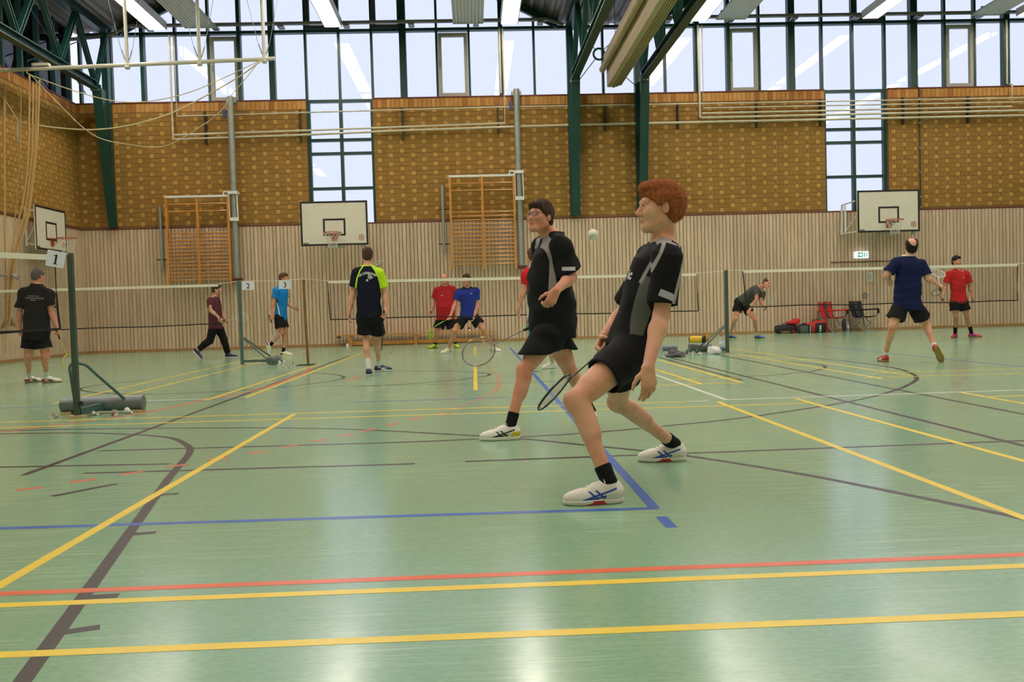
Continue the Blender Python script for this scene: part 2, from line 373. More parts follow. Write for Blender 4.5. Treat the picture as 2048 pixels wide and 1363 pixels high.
for a, b in SEG:
    k = int((b-a)/.125)
    for i in range(k):
        o = link('soldier_brick', sd_me[0 if rng.random() < .55 else (1 if rng.random() < .6 else 2)], wall_back, (a+(b-a)*(i+.5)/k, YW, Z2-.13))
for a, b in SEG: MB().box(a, b, YW-.03, YW+.36, Z2, Z2+.03).build('coping', M_SILLRED, wall_back)

# glazing -----------------------------------------------------------------
MULL = [-10.75, -9.90, -9.01, -8.12, -7.20, -6.34, -5.44, -4.51, -3.58, -2.66, -1.78, -.83, .08, .98, 1.92, 2.92, 3.88, 4.80, 5.66, 6.57, 7.47, 8.38, 9.30, 10.20, 11.10, 12.04, 12.87, 13.80, 14.69, 15.60, 16.5, 17.4, 18.3, 19.2, 20.1]
THICK = {5: .10, 6: .16, 10: .19, 20: .1, 22: .19, 26: .20, 13: .12, 19: .14, 29: .18, 2: .1}
YG = YW+.22
def glazing(n, xs, z0, z1, label, thick=True, opener=(), ofr=None):
    root = bpy.data.objects.new('window_%d' % n, None); C.objects.link(root); root.location = ((xs[0]+xs[-1])/2, YG, z0); tag(root, label, kind='structure')
    for i, x in enumerate(xs):
        w = THICK.get(MULL.index(x), .065) if thick else .09
        d = .10 if w < .1 else .16
        MB().box(x-w/2, x+w/2, YG-d, YG+.05, z0, z1).build('mullion', M_GREEN, root)
    for i in range(len(xs)-1):
        a, b = xs[i], xs[i+1]
        MB().box(a+.03, b-.03, YG-.006, YG+.006, z0, z1).build('pane', M_PANE, root)
        if i in opener:
            f = MB(); t = .10
            f.box(a+.04, a+.04+t, YG-.09, YG+.03, z0+.03, z1-.06); f.box(b-.04-t, b-.04, YG-.09, YG+.03, z0+.03, z1-.06)
            f.box(a+.04+t, b-.04-t, YG-.09, YG+.03, z0+.03, z0+.03+t); f.box(a+.04+t, b-.04-t, YG-.09, YG+.03, z1-.06-t, z1-.06)
            sash = f.build('sash', ofr, root)
            MB().box(a+.075, a+.11, YG-.12, YG-.09, (z0+z1)/2-.08, (z0+z1)/2+.08).build('sash_handle', M_GALV, sash)
    return root
w1 = glazing(1, MULL, Z2+.03, ZT, 'row of tall milky panes above the brick wall', True, (4, 11, 20, 27), M_GREYFR)
w2 = glazing(2, MULL, ZT+.08, ZTOP, 'upper band of milky panes reaching under the roof', True, (7, 9, 24), M_DARKFR)
MB().box(MULL[0], MULL[-1], YG-.13, YG+.06, ZT, ZT+.08).build('transom', M_GREEN, w1)
for n, (a, b) in enumerate(VW):
    m = MULL[8] if n == 0 else MULL[24]
    root = bpy.data.objects.new('window_%d' % (3+n), None); C.objects.link(root); root.location = (m, YG, Z1)
    tag(root, 'narrow milky window slot cut down through the brick wall, %s' % ('behind the middle backboard' if n == 0 else 'behind the board above the lit sign'), kind='structure')
    zs = [Z1+.02, 4.45, 5.43, 5.81, Z2]
    for x in (a+.04, m, b-.04): MB().box(x-.045, x+.045, YG-.1, YG+.05, Z1, Z2+.03).build('mullion', M_GREEN, root)
    for z in zs[1:]: MB().box(a, b, YG-.085, YG+.05, z-.04, z+.04).build('transom', M_GREEN, root)
    for z0, z1 in zip(zs[:-1], zs[1:]):
        for x0, x1 in ((a+.08, m-.04), (m+.04, b-.08)): MB().box(x0, x1, YG-.006, YG+.006, z0+.03, z1-.03).build('pane', M_PANE, root)
    MB().box(a, b, YW-.03, YG+.05, Z1, Z1+.03).build('window_sill', M_SILLRED, root)

# left wall -----------------------------------------------------------------
mb = MB().box(XL-.35, XL, YB, YW+.35, 0, Z2)
wall_left = tag(mb.build('wall_left', M_MORTAR), 'short left end wall of ochre brick over pale slats', kind='structure')
MB().box(XL-.02, XL+.02, YB, YW, 0, Z1).build('panel_backing', M_BACKING, wall_left)
MB().box(XL, XL+.08, YB, YW-.08, Z1-.012, Z1+.02).build('sill', M_SILLRED, wall_left)
tag(MB().box(XL, XL+.085, YB, YW-.09, 0, .075).build('baseboard_left', M_BASEB), 'low oak baseboard under the slatted left wall', kind='structure')
slv = MB().box(0, .045, -.0445, .0445, .075, Z1-.012).mesh('slat', M_SLAT)
for i in range(262): link('slat', slv, wall_left, (XL+.02, YW-.13-SP*i, 0))
lst, lhd = MB(), MB(); nl = [0, 0]
stl = MB().box(0, .012, -BL/2, BL/2, -BH/2, BH/2).mesh('brick', M_BRICK); hdl = MB().box(0, .012, -HD/2, HD/2, -BH/2, BH/2).mesh('header_brick', M_HEADER)
def place_left(kind, u, z, w, full):
    y = YW-u; k = 0 if kind == 's' else 1
    if abs(w-full) < 1e-6 and u < (3.2 if k == 0 else 5) and nl[k] < 300:
        link('brick' if k == 0 else 'header_brick', (stl, hdl)[k], wall_left, (XL, y, z)); nl[k] += 1
    else: (lst, lhd)[k].box(XL, XL+.012, y-w/2, y+w/2, z-BH/2, z+BH/2)
lay(0.0, 14.0, place_left)
tag(lst.build('brickwork', M_BRICK, wall_left), kind='stuff'); tag(lhd.build('header_brickwork', M_HEADER, wall_left), kind='stuff')
sdl = [MB().box(0, .014, -.0565, .0565, -.12, .12).mesh('soldier_brick', m) for m in M_SOLD]
for i in range(112): link('soldier_brick', sdl[rng.integers(3)], wall_left, (XL, YW-.0625-.125*i, Z2-.13))
MB().box(XL-.36, XL+.03, YB, YW, Z2, Z2+.03).build('coping', M_SILLRED, wall_left)
wl = bpy.data.objects.new('window_5', None); C.objects.link(wl); wl.location = (XL-.15, 18, Z2); tag(wl, 'row of milky panes above the left brick wall', kind='structure')
y = YW
ys = [YW-.1-.92*i for i in range(30)]
for y in ys: MB().box(XL-.2, XL-.05, y-.05, y+.05, Z2+.03, 10).build('mullion', M_GREEN, wl)
for a, b in zip(ys[:-1], ys[1:]): MB().box(XL-.156, XL-.144, b+.04, a-.04, Z2+.03, 10).build('pane', M_PANE, wl)
# unseen walls close the room
tag(MB().box(XR, XR+.2, YB, YW+.35, 0, ZTOP).build('wall_right', M_PLASTER), 'far right end wall of the hall', kind='structure')
tag(MB().box(XL-.3, XR, YB-.2, YB, 0, ZTOP).build('wall_front', M_PLASTER), 'plain wall behind the camera', kind='structure')

# roof: flat ribbed strips over the trusses, ridged bays rising between them -----
def deck(mb, xa, za, xb, zb, pitch=.3):      # trapezoid ribs running along Y
    n = max(1, int(round(math.hypot(xb-xa, zb-za)/pitch))); prof = []
    for i in range(n):
        for t, h in ((0, 0), (.35, 0), (.5, .06), (.85, .06)): prof.append((xa+(xb-xa)*(i+t)/n, za+(zb-za)*(i+t)/n+h))
    prof.append((xb, zb)); k = len(prof)
    mb.add([(x, YB, z) for x, z in prof]+[(x, YW+.5, z) for x, z in prof], [(i, i+1, k+i+1, k+i) for i in range(k-1)])
TR = [-9.88, 2.92, 4.82, 17.9, 19.8]         # truss lines
dk = MB(); ZD = 8.98
deck(dk, XL-.4, ZD, -9.6, ZD); deck(dk, -9.6, ZD, -3.5, 12.0); deck(dk, -3.5, 12.0, 2.6, ZD); deck(dk, 2.6, ZD, 5.15, ZD)
deck(dk, 5.15, ZD, 11.4, 12.0); deck(dk, 11.4, 12.0, 17.6, ZD); deck(dk, 17.6, ZD, 20.2, ZD); deck(dk, 20.2, ZD, 27, 12.0); deck(dk, 27, 12.0, XR, ZD)
ceiling = tag(dk.build('ceiling', M_DECK), 'ribbed metal roof deck rising in ridged bays', kind='structure')
for xa, xb in ((-9.6, -3.5), (2.6, -3.5), (5.15, 11.4), (17.6, 11.4)):  # edge beam along the glazing
    MB().beam((xa, YW+.05, ZD-.08), (xb, YW+.05, 11.92), .14, .22).build('verge_beam', M_GREEN, ceiling)
for xa, xb in ((-9.6, -3.5), (2.6, -3.5), (5.15, 11.4), (17.6, 11.4)):
    for yy in (22, 17.5, 13, 8.5): MB().beam((xa, yy, ZD-.09), (xb, yy, 11.91), .1, .16).build('rafter', M_GREEN, ceiling)
# ------------------------------------------------------------------ steel trusses
def truss(x, label, yend=YB):
    t = thing('roof_truss', (x, 25.6, Z1), label, 'truss', 'green steel roof trusses')
    zl, zu, yb = 7.16, 8.84, 25.25
    MB().ibeam((x, yend, zl), (x, yb, zl), .20, .20).build('lower_chord', M_GREEN, t)
    MB().ibeam((x, yend, zu), (x, 26.2, zu), .20, .2).build('upper_chord', M_GREEN, t)
    MB().beam((x-.03, 26.12, Z1+.05), (x-.03, 26.12, zu), .16, .22, (0, 1, 0)).build('column', M_GREEN, t)
    a, b = np.array((x+.03, 26.0, Z1+.05)), np.array((x+.03, yb, zl+.02))
    MB().beam(a, b, .24, .05, (0, 1, 0)).build('inner_column_flange', M_GREEN, t)
    m = MB(); m.add([(x-.012, a[1], a[2]), (x+.012, a[1], a[2]), (x+.012, b[1]+.02, b[2]), (x-.012, b[1]+.02, b[2]), (x-.012, 26.1, b[2]), (x+.012, 26.1, b[2])], [(0, 3, 4), (1, 5, 2), (2, 5, 4, 3), (0, 1, 2, 3)]).build('column_web', M_GREEN, t)
    y, up = yb, True
    while y > yend+1.2:
        y2 = y-1.05
        MB().ibeam((x, y, zl+.08 if up else zu-.08), (x, y2, zu-.08 if up else zl+.08), .12, .12, .015, (0, 0, 1)).build('diagonal', M_GREEN, t)
        y, up = y2, not up
    MB().ibeam((x, yb+.02, zl), (x, 26.1, zu-.1), .12, .12, .015).build('diagonal', M_GREEN, t)
    MB().box(x-.11, x+.11, yb-.05, yb+.12, zl-.14, zl-.09).build('end_plate', M_GALV, t)
    return t
truss(TR[0], 'green steel truss close to the left brick wall')
truss(TR[1], 'green steel truss left of the hoisted curtain')
truss(TR[2], 'green steel truss right of the hoisted curtain')
# wind bracing with a ring between the pair of trusses
br = thing('wind_brace', (3.87, 26.05, 7.0), 'green ring brace with crossing rods between the two trusses', 'brace')
rc = np.array(W(1198, 108, 26.05))
ringp = [rc+np.array([.155*math.cos(a), 0, .155*math.sin(a)]) for a in np.linspace(0, 2*math.pi, 25)]
MB().tube(ringp, .03, 8, False).build('ring', M_GREEN, br, True)
for sx, sz in ((-1, -1), (1, -1), (-1, 1), (1, 1)):
    e = np.array((3.87+sx*.92, 26.05, rc[2]+sz*.95)); d = (e-rc)/np.linalg.norm(e-rc)
    MB().tube([rc+d*.12, e], .012, 6).build('rod', M_GREEN, br)
br2 = thing('wind_brace', (-10.3, 24, 7.2), 'green ring brace with crossing rods beside the left wall', 'brace')
rc = np.array(W(58, 100, 24.6)); rc[0] = -10.55
MB().tube([rc+np.array([0, .2*math.cos(a), .2*math.sin(a)]) for a in np.linspace(0, 2*math.pi, 25)], .035, 8, False).build('ring', M_GREEN, br2, True)
for sy, sz in ((-1, -1), (1, -1), (-1, 1), (1, 1)):
    e = rc+np.array((0, sy*1.7, sz*.75)); d = (e-rc)/np.linalg.norm(e-rc)
    MB().tube([rc+d*.18, e], .015, 6).build('rod', M_GREEN, br2)

# hoisted divider curtain between the trusses
cu = thing('divider_curtain', (3.95, 18, 6.9), 'beige folded dividing curtain hoisted between two green trusses', 'curtain')
y0, y1 = 25.35, 4.0
MB().box(3.74, 3.98, y1, y0, 7.42, 7.75).build('upper_roll', M_CURT, cu)
MB().tube([(3.70, y0, 7.36), (3.70, y1, 7.36)], .09, 10).build('bottom_tube', M_CURT, cu, True)
MB().box(3.80, 3.94, y1, y0-.1, 6.86, 7.38).build('curtain_fold', M_CURT, cu)
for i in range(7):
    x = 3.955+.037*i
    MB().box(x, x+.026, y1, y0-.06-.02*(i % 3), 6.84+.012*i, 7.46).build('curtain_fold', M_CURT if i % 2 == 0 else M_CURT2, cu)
for yy in (24.6, 21, 17, 13, 9):
    MB().tube([(3.95, yy, 7.7), (3.95, yy, 8.95)], .008, 5).build('hoist_cable', M_PIPEBR, cu)

# ------------------------------------------------------------------ lamps and radiant panels
def lamp(x, k):
    where = ['above the climbing rope rail', 'above the middle board', 'beside the left end of the truss pair', 'right of the hoisted curtain', 'above the right tall window', 'at the far right edge'][k]
    t = thing('ceiling_lamp', (x, 15, 8.75), 'long bright fluorescent ceiling lamp strip ' + where, 'lamp', 'fluorescent ceiling lamp strips')
    segs = [(25.75, 22.75), (22.70, 19.7), (19.4, 16.4), (16.2, 13.2), (12.9, 9.9), (9.6, 6.6), (6.3, 3.3), (2.6, -.4)]
    for a, b in segs:
        h = MB(); h.box(x-.24, x-.215, b, a, 8.74, 8.93); h.box(x+.215, x+.24, b, a, 8.74, 8.93); h.box(x-.24, x+.24, b, a, 8.93, 8.95); h.box(x-.24, x+.24, a-.02, a, 8.74, 8.93)
        hs = h.build('housing', M_WHITE, t)
        MB().box(x-.21, x+.21, b+.02, a-.025, 8.765, 8.80).build('diffuser', M_LAMP, hs)
        for yy in (a-.4, b+.4): MB().tube([(x, yy, 8.95), (x, yy, 9.6)], .006, 5).build('hanger', M_GALV, hs)
    return t
for k, x in enumerate((-8.33, -3.61, 1.21, 6.46, 11.32, 15.75)): lamp(x, k)
def radiant(x, k):
    where = ['above the climbing rope rail', 'near the middle of the hall', 'right of the hoisted curtain', 'at the far right'][k]
    t = thing('radiant_panel', (x, 15, 8.8), 'pale ribbed radiant heating panel under the roof ' + where, 'heating panel', 'radiant heating panels')
    m = MB(); n = 9; w = .84
    for i in range(n):
        a = x-w/2+w*i/n; b = x-w/2+w*(i+1)/n; mid = (a+b)/2
        m.add([(a, y, 8.80) for y in (4, 25.8)]+[(mid-.02, y, 8.80) for y in (4, 25.8)]+[(mid, y, 8.83) for y in (4, 25.8)]+[(b, y, 8.80) for y in (4, 25.8)]+[(a, y, 8.85) for y in (4, 25.8)]+[(b, y, 8.85) for y in (4, 25.8)],
              [(0, 1, 3, 2), (2, 3, 5, 4), (4, 5, 7, 6), (8, 10, 11, 9), (0, 8, 9, 1), (6, 7, 11, 10)])
    m.build('panel_sheet', M_PANEL, t)
    MB().box(x-w/2, x+w/2, 25.78, 25.82, 8.79, 8.9).build('end_cap', M_PANEL, t)
    for yy in (25.3, 21, 17, 13, 9): MB().beam((x-w/2, yy, 8.87), (x+w/2, yy, 8.87), .05, .04).build('cross_bar', M_GALV, t)
for k, x in enumerate((-7.21, .08, 7.40, 14.67)): radiant(x, k)

# cable tray along the glazing
ct = thing('cable_tray', (3, 26.05, 8.9), 'zinc cable tray running along the window transom', 'cable tray')
MB().box(-9.2, 2.3, 26.0, 26.12, 8.92, 8.99).build('tray', M_GALV, ct); MB().box(5.2, 20, 26.0, 26.12, 8.92, 8.99).build('tray', M_GALV, ct)
MB().tube([(2.3, 26.06, 8.95), (2.75, 26.06, 8.8)], .05, 6).build('tray_bend', M_GALV, ct); MB().tube([(-9.2, 26.06, 8.95), (-9.8, 26.06, 8.7), (-10.8, 26.0, 8.6)], .05, 6).build('tray_bend', M_GALV, ct)
for x in np.arange(-8.7, 16.5, 1.8):
    if not 2.3 < x < 5.2: MB().box(x-.08, x+.08, 26.0, 26.3, 8.86, 8.92).build('tray_bracket', M_GALV, ct)

# ------------------------------------------------------------------ heating pipes
hp = thing('heating_pipework', (3, 26.2, 6.0), 'cream heating pipes on dark brackets running along the brick wall', 'pipes')
def pipe(pts, r, label):
    t = MB().tube(pts, r, 8).build('pipe', M_PIPE, hp, True); t['label'] = label; return t
yp = 26.12
pipe([(-8.16, yp, 8.7), (-8.16, yp, 5.86), (-5, yp, 5.90), (-2, yp, 5.97), (2.7, yp, 6.03), (9, yp, 6.04), (20, yp, 6.04)], .032, 'lowest cream heating pipe crossing both tall windows')
pipe([(-8.13, yp, 5.98), (-5, yp, 6.02), (1.03, yp, 6.12), (1.03, yp, 8.75)], .028, 'cream heating pipe dropping beside the second grey pole')
pipe([(-8.03, yp, 8.7), (-8.03, yp, 6.49), (-4, yp, 6.53), (.9, yp, 6.57), (9, yp, 6.55), (20, yp, 6.53)], .02, 'thin upper cream heating pipe along the soldier bricks')
pipe([(.94, yp, 8.75), (.94, yp, 6.95)], .03, 'short cream riser pipe in front of the glazing beside the second pole')
pipe([(6.55, yp, 8.75), (6.55, yp, 6.18), (6.62, yp, 6.16), (20, yp, 6.19)], .032, 'cream heating pipe turning right below the truss pair')
pipe([(6.66, yp, 8.75), (6.66, yp, 6.43), (20, yp, 6.42)], .02, 'thin cream heating pipe right of the truss pair, second from top')
pipe([(6.62, yp, 6.28), (15.6, yp, 6.30), (15.6, yp, 6.92), (15.45, yp, 6.95), (15.45, yp, 8.75)], .026, 'cream heating pipe climbing at the far right pillar')
for i, x in enumerate((-7.3, -4.68, -1.85, .85, 3.88, 5.95, 8.2, 10.05, 12.45, 14.35)):
    z0 = 5.80 if i < 3 else 5.95
    MB().box(x-.02, x+.02, yp+.03, 26.285, z0-.08, 6.62).build('pipe_bracket', M_PIPEBR, hp)
dp = thing('drain_rod', (12.93, 26.2, 3.5), 'thin dark vertical rod beside the right board on the brick', 'rod')
MB().tube([(12.93, 26.22, 3.46), (12.93, 26.22, 6.9), (12.8, 26.22, 6.98)], .022, 6).build('rod', M_PIPEBR, dp)
for z in (3.5, 3.8, 4.5, 5.2, 5.9, 6.6): MB().box(12.9, 12.96, 26.19, 26.28, z-.02, z+.02).build('clip', M_GALV, dp)

# ------------------------------------------------------------------ climbing frames
def climbing_frame(x0, x1, ztop, zbot, xp, ptop, pbot, which):
    t = thing('wall_bars', ((x0+x1)/2, 25.9, zbot), 'varnished beech climbing bars mounted on the slatted wall, ' + which, 'wall bars', 'swing-out climbing frames')
    y = 25.93; xm = (x0+x1)/2
    for x in (x0, xm, x1): MB().box(x-.03, x+.03, y-.05, y+.06, zbot, ztop-.04).build('upright', M_BARWOOD, t)
    n = 14; zs = [ztop-.22-.0, ztop-.42]+[ztop-1.02-(ztop-1.02-zbot-.16)*i/13 for i in range(14)]
    for z in zs:
        for a, b in ((x0, xm), (xm, x1)): MB().tube([(a+.03, y, z), ((a+b)/2, y, z), (b-.03, y, z)], [.019, .022, .019], 8).build('rung', M_BARWOOD, t, True)
    MB().box(x0-.03, x1+.02, y-.035, y+.035, ztop-.05, ztop+.01).build('top_rail', M_WHITE, t)
    MB().box(x0-.035, x0-.015, y-.03, y+.03, ztop-.3, ztop).build('side_strap', M_WHITE, t)
    p = MB().tube([(xp, 26.0, pbot), (xp, 26.0, ptop)], .085, 16).build('pole', M_POLE, t, True)
    MB().box(xp-.14, xp+.14, 26.02, 26.2, ptop-.16, ptop-.04).build('wall_bracket', M_POLE, p)
    hz = ztop+.08
    h = MB(); h.box(xp-.13, xp+.13, 25.85, 26.12, hz-.06, hz+.02); h.tube([(x1-.12, y, ztop), (x1-.1, y, hz+.02), (xp-.1, 25.95, hz)], .028, 6)
    h.box(xp-.14, xp+.13, 25.88, 25.94, hz-.80, hz-.70); h.beam((xp-.12, 25.9, hz-.03), (xp-.115, 25.9, hz-.75), .03, .03); h.beam((xp+.10, 25.9, hz-.03), (xp+.12, 25.9, hz-.75), .03, .03)
    h.build('hinge_cage', M_WHITE, t)
    MB().box(xp-.1, xp+.16, 25.88, 26.0, pbot-.1, pbot).build('lock_lever', mat('dark_red_lever', (92, 40, 36), .5), t)
    l = MB().tube([(x0-.22, 26.05, zbot+.5), (x0-.22, 26.05, ztop-.25)], .045, 10).build('latch_pole', M_POLE, t, True)
    for z in (zbot+.75, (zbot+ztop)/2+.4): MB().tube([(x0-.36, 26.05, z), (x0-.05, 26.0, z)], .016, 6).build('latch_bolt', M_PIPEBR, l)
    MB().tube([(x1, y, zbot+.06), (x1+.04, y, zbot-.05), (xp, y, pbot+.02)], .012, 6).build('stay_hook', M_GALV, t)
    cl = MB(); cl.box(xp-.2, xp-.12, 25.93, 26.02, ptop-.58, ptop-.36); cl.tube([(xp-.16, 25.97, ptop-.36), (xp-.12, 25.97, ptop-.1)], .008, 5)
    cl.build('pulley', mat('blue_pulley', (40, 52, 110), .4), t)
    return t
climbing_frame(-8.36, -6.68, 4.27, 1.80, -6.53, 6.97, 1.98, 'left one by the first grey pole')
climbing_frame(-.56, 1.22, 4.66, 2.03, 1.37, 7.03, 2.12, 'right one by the second grey pole')

# ------------------------------------------------------------------ basketball boards
M_RIM = mat('orange_rim_steel', (176, 84, 52), rough=.45); M_NETW = mat('white_hoop_net', (222, 218, 204), rough=.8)
M_STICK = mat('red_sticker', (206, 60, 52), rough=.5); M_GREYST = mat('grey_maker_plate', (92, 94, 100), rough=.5)
def text_mesh(body, size=1.0, align='CENTER', bold=0.0):
    cu = bpy.data.curves.new('lettering', 'FONT'); cu.body = body; cu.size = size; cu.align_x = align; cu.align_y = 'CENTER'; cu.resolution_u = 2; cu.offset = bold
    o = bpy.data.objects.new('lettering', cu); C.objects.link(o); dg = bpy.context.evaluated_depsgraph_get(); dg.update()
    me = bpy.data.meshes.new_from_object(o.evaluated_get(dg)); v = [tuple(q.co) for q in me.vertices]; f = [tuple(p.vertices) for p in me.polygons]
    bpy.data.objects.remove(o); bpy.data.meshes.remove(me); return v, f
def backboard(P0, right, out, label, hw=.885, top=1.17, mount=None):
    """P0 = lower centre of the board front, right = board's +x as seen, out = towards the court"""
    P0 = np.array(P0, float); r = np.array(right, float); o = np.array(out, float); u = np.array([0, 0, 1.])
    t = thing('basketball_backboard', P0, label, 'backboard', 'basketball backboards')
    def q(x, z, d=0): return P0+r*x+u*z+o*d
    def slab(mb, x0, x1, z0, z1, d0, d1):
        mb.add([q(x, z, d) for d in (d0, d1) for x, z in ((x0, z0), (x1, z0), (x1, z1), (x0, z1))], [(3, 2, 1, 0), (4, 5, 6, 7), (0, 1, 5, 4), (1, 2, 6, 5), (2, 3, 7, 6), (3, 0, 4, 7)]); return mb
    bd = slab(MB(), -hw, hw, 0, top, -.03, 0).build('board', M_CREAM, t)
    b = MB(); e = .05
    for x0, x1, z0, z1 in ((-hw, hw, 0, e), (-hw, hw, top-e, top), (-hw, -hw+e, e, top-e), (hw-e, hw, e, top-e)): slab(b, x0, x1, z0, z1, 0, .003)
    b.build('border', M_BLACK, bd)
    b = MB(); w, z0, z1 = .295, .255, .71
    for x0, x1, a, c in ((-w, w, z0, z0+e), (-w, w, z1-e, z1), (-w, -w+e, z0+e, z1-e), (w-e, w, z0+e, z1-e)): slab(b, x0, x1, a, c, 0, .004)
    b.build('target_square', M_BLACK, bd)
    # no-hanging sticker: red ring with a slash over a small figure, and the maker's plate
    cx, cz = hw-.18, .20
    rg = MB(); rg.tube([q(cx+.07*math.cos(a), cz+.07*math.sin(a), .004) for a in np.linspace(0, 2*math.pi, 21)], .007, 5, False); rg.tube([q(cx-.05, cz+.05, .005), q(cx+.05, cz-.05, .005)], .006, 5)
    rg.build('sticker', M_STICK, bd)
    fg = MB(); fg.tube([q(cx-.02, cz-.04, .004), q(cx+.0, cz, .004), q(cx+.03, cz+.04, .004)], .009, 5); fg.build('sticker_figure', M_GREYST, bd)
    slab(MB(), -hw+.06, -hw+.2, .055, .085, 0, .004).build('maker_plate', M_GREYST, bd)
    # rim, bracket and net
    zr = .31; rr = .225; rcx = q(0, zr, .15+rr)
    rim = MB().tube([rcx+r*(rr*math.cos(a))+o*(rr*math.sin(a)) for a in np.linspace(0, 2*math.pi, 33)], .011, 8, False).build('rim', M_RIM, t, True)
    slab(MB(), -.075, .075, zr-.19, zr+.01, 0, .02).build('rim_plate', M_RIM, rim)
    m = MB(); slab(m, -.07, .07, zr-.02, zr, .02, .17)
    for sx in (-1, 1): m.tube([q(sx*.06, zr-.15, .02), q(sx*.16, zr, .22)], .008, 6)
    m.build('rim_bracket', M_RIM, rim)
    n = MB(); K = 12; lv = [(0, rr), (-.11, rr*.86), (-.2, rr*.68), (-.3, rr*.55), (-.4, rr*.52)]
    for i in range(K):
        for j in range(len(lv)-1):
            for s in (0, 1):
                a0 = 2*math.pi*(i+.5*(j % 2))/K; a1 = a0+(2*math.pi*.5/K)*(1 if s else -1)
                n.tube([rcx+r*(lv[j][1]*math.cos(a0))+o*(lv[j][1]*math.sin(a0))+u*lv[j][0], rcx+r*(lv[j+1][1]*math.cos(a1))+o*(lv[j+1][1]*math.sin(a1))+u*lv[j+1][0]], .0035, 4, False)
    n.build('hoop_net', M_NETW, t)
    # arms back to the wall
    D = mount
    for sx in (-1, 1):
        a = MB()
        for z in (.12, top-.12): a.tube([q(sx*(hw-.45), z, -.03), q(sx*(hw-.35), z+.05, -D)], .022, 6)
        a.tube([q(sx*(hw-.35), .1, -D+.03), q(sx*(hw-.35), top, -D+.03)], .025, 6); a.tube([q(sx*(hw-.45), top-.12, -.03), q(sx*(hw-.35), .15, -D)], .015, 6)
        a.build('support_arm', M_WHITE if sx < 0 else M_POLE, t)
    slab(MB(), -.25, .25, -.06, -.01, -.12, -.03).build('lower_bracket', M_POLE, t); slab(MB(), hw-.2, hw-.1, -.08, 0, -.1, -.03).build('lower_bracket', M_POLE, t)
    return t
backboard((-3.615, 24.70, 2.72), (1, 0, 0), (0, -1, 0), 'white basketball board in front of the left tall window', mount=1.52)
backboard((11.66, 25.5, 2.76), (1, 0, 0), (0, -1, 0), 'white basketball board above the lit green exit sign', mount=.72)
# side arm frame of the right board, seen left of it
sf = thing('board_swing_arm', (10.5, 25.9, 2.7), 'white tubular swing arm left of the right basketball board', 'wall bracket')
a = MB(); p = lambda x, y, Y=25.9: W(x, y, Y)
a.tube([p(1684, 410, 26.2), p(1683, 470, 26.2)], .035, 6); a.tube([p(1690, 411), p(1691, 465)], .03, 6); a.tube([p(1684, 410, 26.2), p(1709, 402, 25.55)], .022, 6); a.tube([p(1682, 468, 26.2), p(1712, 463, 25.55)], .022, 6)
a.tube([p(1692, 461), p(1711, 432, 25.55)], .018, 6); a.build('arm_frame', M_WHITE, sf, True)
# left wall board
pb = W(100, 498, 24.3); 
backboard((-10.35, 23.35, 2.66), (0, 1, 0), (1, 0, 0), 'white basketball board on the left end wall seen at a slant', hw=.825, top=1.06, mount=.42)

# ------------------------------------------------------------------ exit sign, notice and wall lines
ex = thing('exit_sign', W(1724, 510, 26.1), 'small lit green and white exit sign on the slatted wall', 'sign')
c = W(1724.5, 509, 26.1); hw_, hh = .185, .095
MB().box(c[0]-hw_, c[0]+hw_, 26.1, 26.24, c[2]-hh, c[2]+hh).build('lamp_box', mat('exit_white', (236, 244, 255), emit=.9), ex)
g_ = mat('exit_green', (20, 150, 120), emit=.5)
m = MB(); X = c[0]
m.box(X-.13, X-.09, 26.094, 26.1, c[2]-.065, c[2]+.065); m.box(X-.09, X+.015, 26.094, 26.1, c[2]-.065, c[2]+.065); m.box(X+.05, X+.075, 26.094, 26.1, c[2]-.065, c[2]+.065); m.box(X+.12, X+.14, 26.094, 26.1, c[2]-.065, c[2]+.065); m.build('green_field', g_, ex)
m = MB(); m.lathe([(0, .042), (.004, .042)], (X-.045, 26.092, c[2]), (0, -1, 0), 12); m.box(X-.125, X-.105, 26.089, 26.095, c[2]-.02, c[2]+.03); m.build('figure', MATS['exit_white'], ex)
a, b = W(1662, 524, 26.2), W(1800, 521, 26.2)
dh = thing('door_3', (13, 26.2, 0), 'flush slatted exit door under the lit sign', 'door'); dh['kind'] = 'structure'; del dh['category']
MB().box(a[0], b[0], 26.2, 26.235, a[2]-.012, a[2]+.008).build('lintel_gap', M_BACKING, dh)
c = W(1740, 553.5, 26.18)
nt_ = thing('paper_notice', c, 'white printed paper notice pinned to the slats below the exit sign', 'notice')
MB().box(c[0]-.095, c[0]+.095, 26.205, 26.215, c[2]-.14, c[2]+.14).build('sheet', mat('paper_white', (214, 210, 200), rough=.8), nt_)
m = MB()
for i in range(9): m.box(c[0]-.07, c[0]+.07-.05*rng.random(), 26.2, 26.205, c[2]+.095-.024*i, c[2]+.103-.024*i)
m.build('print', mat('print_grey', (128, 122, 112), rough=.8), nt_)
c = W(1730, 590, 26.2)
wb = thing('floor_socket_ring', c, 'round pale metal ring fitting on the slats above the chairs', 'wall fitting')
MB().tube([c+np.array([.075*math.cos(a), 0, .075*math.sin(a)]) for a in np.linspace(0, 2*math.pi, 17)], .014, 6, False).build('ring', M_GALV, wb, True)
MB().lathe([(0, .06), (.01, .06)], c+np.array([0, .03, 0]), (0, 1, 0), 12).build('plate', M_POLE, wb)
c = W(748, 524, 26.2)                        # looped hook beside the walking player's head
hk = tag(MB().tube([W(746, 527, 26.18), W(750, 523.5, 26.15), W(760, 521, 26.15), W(766, 521, 26.18), W(764, 524, 26.18), W(757, 528, 26.15), W(752, 529, 26.15), W(749, 526.5, 26.18)], .009, 6).build('cord_loop', M_WHITE), 'small white cord loop hanging on the slatted wall', 'cord')

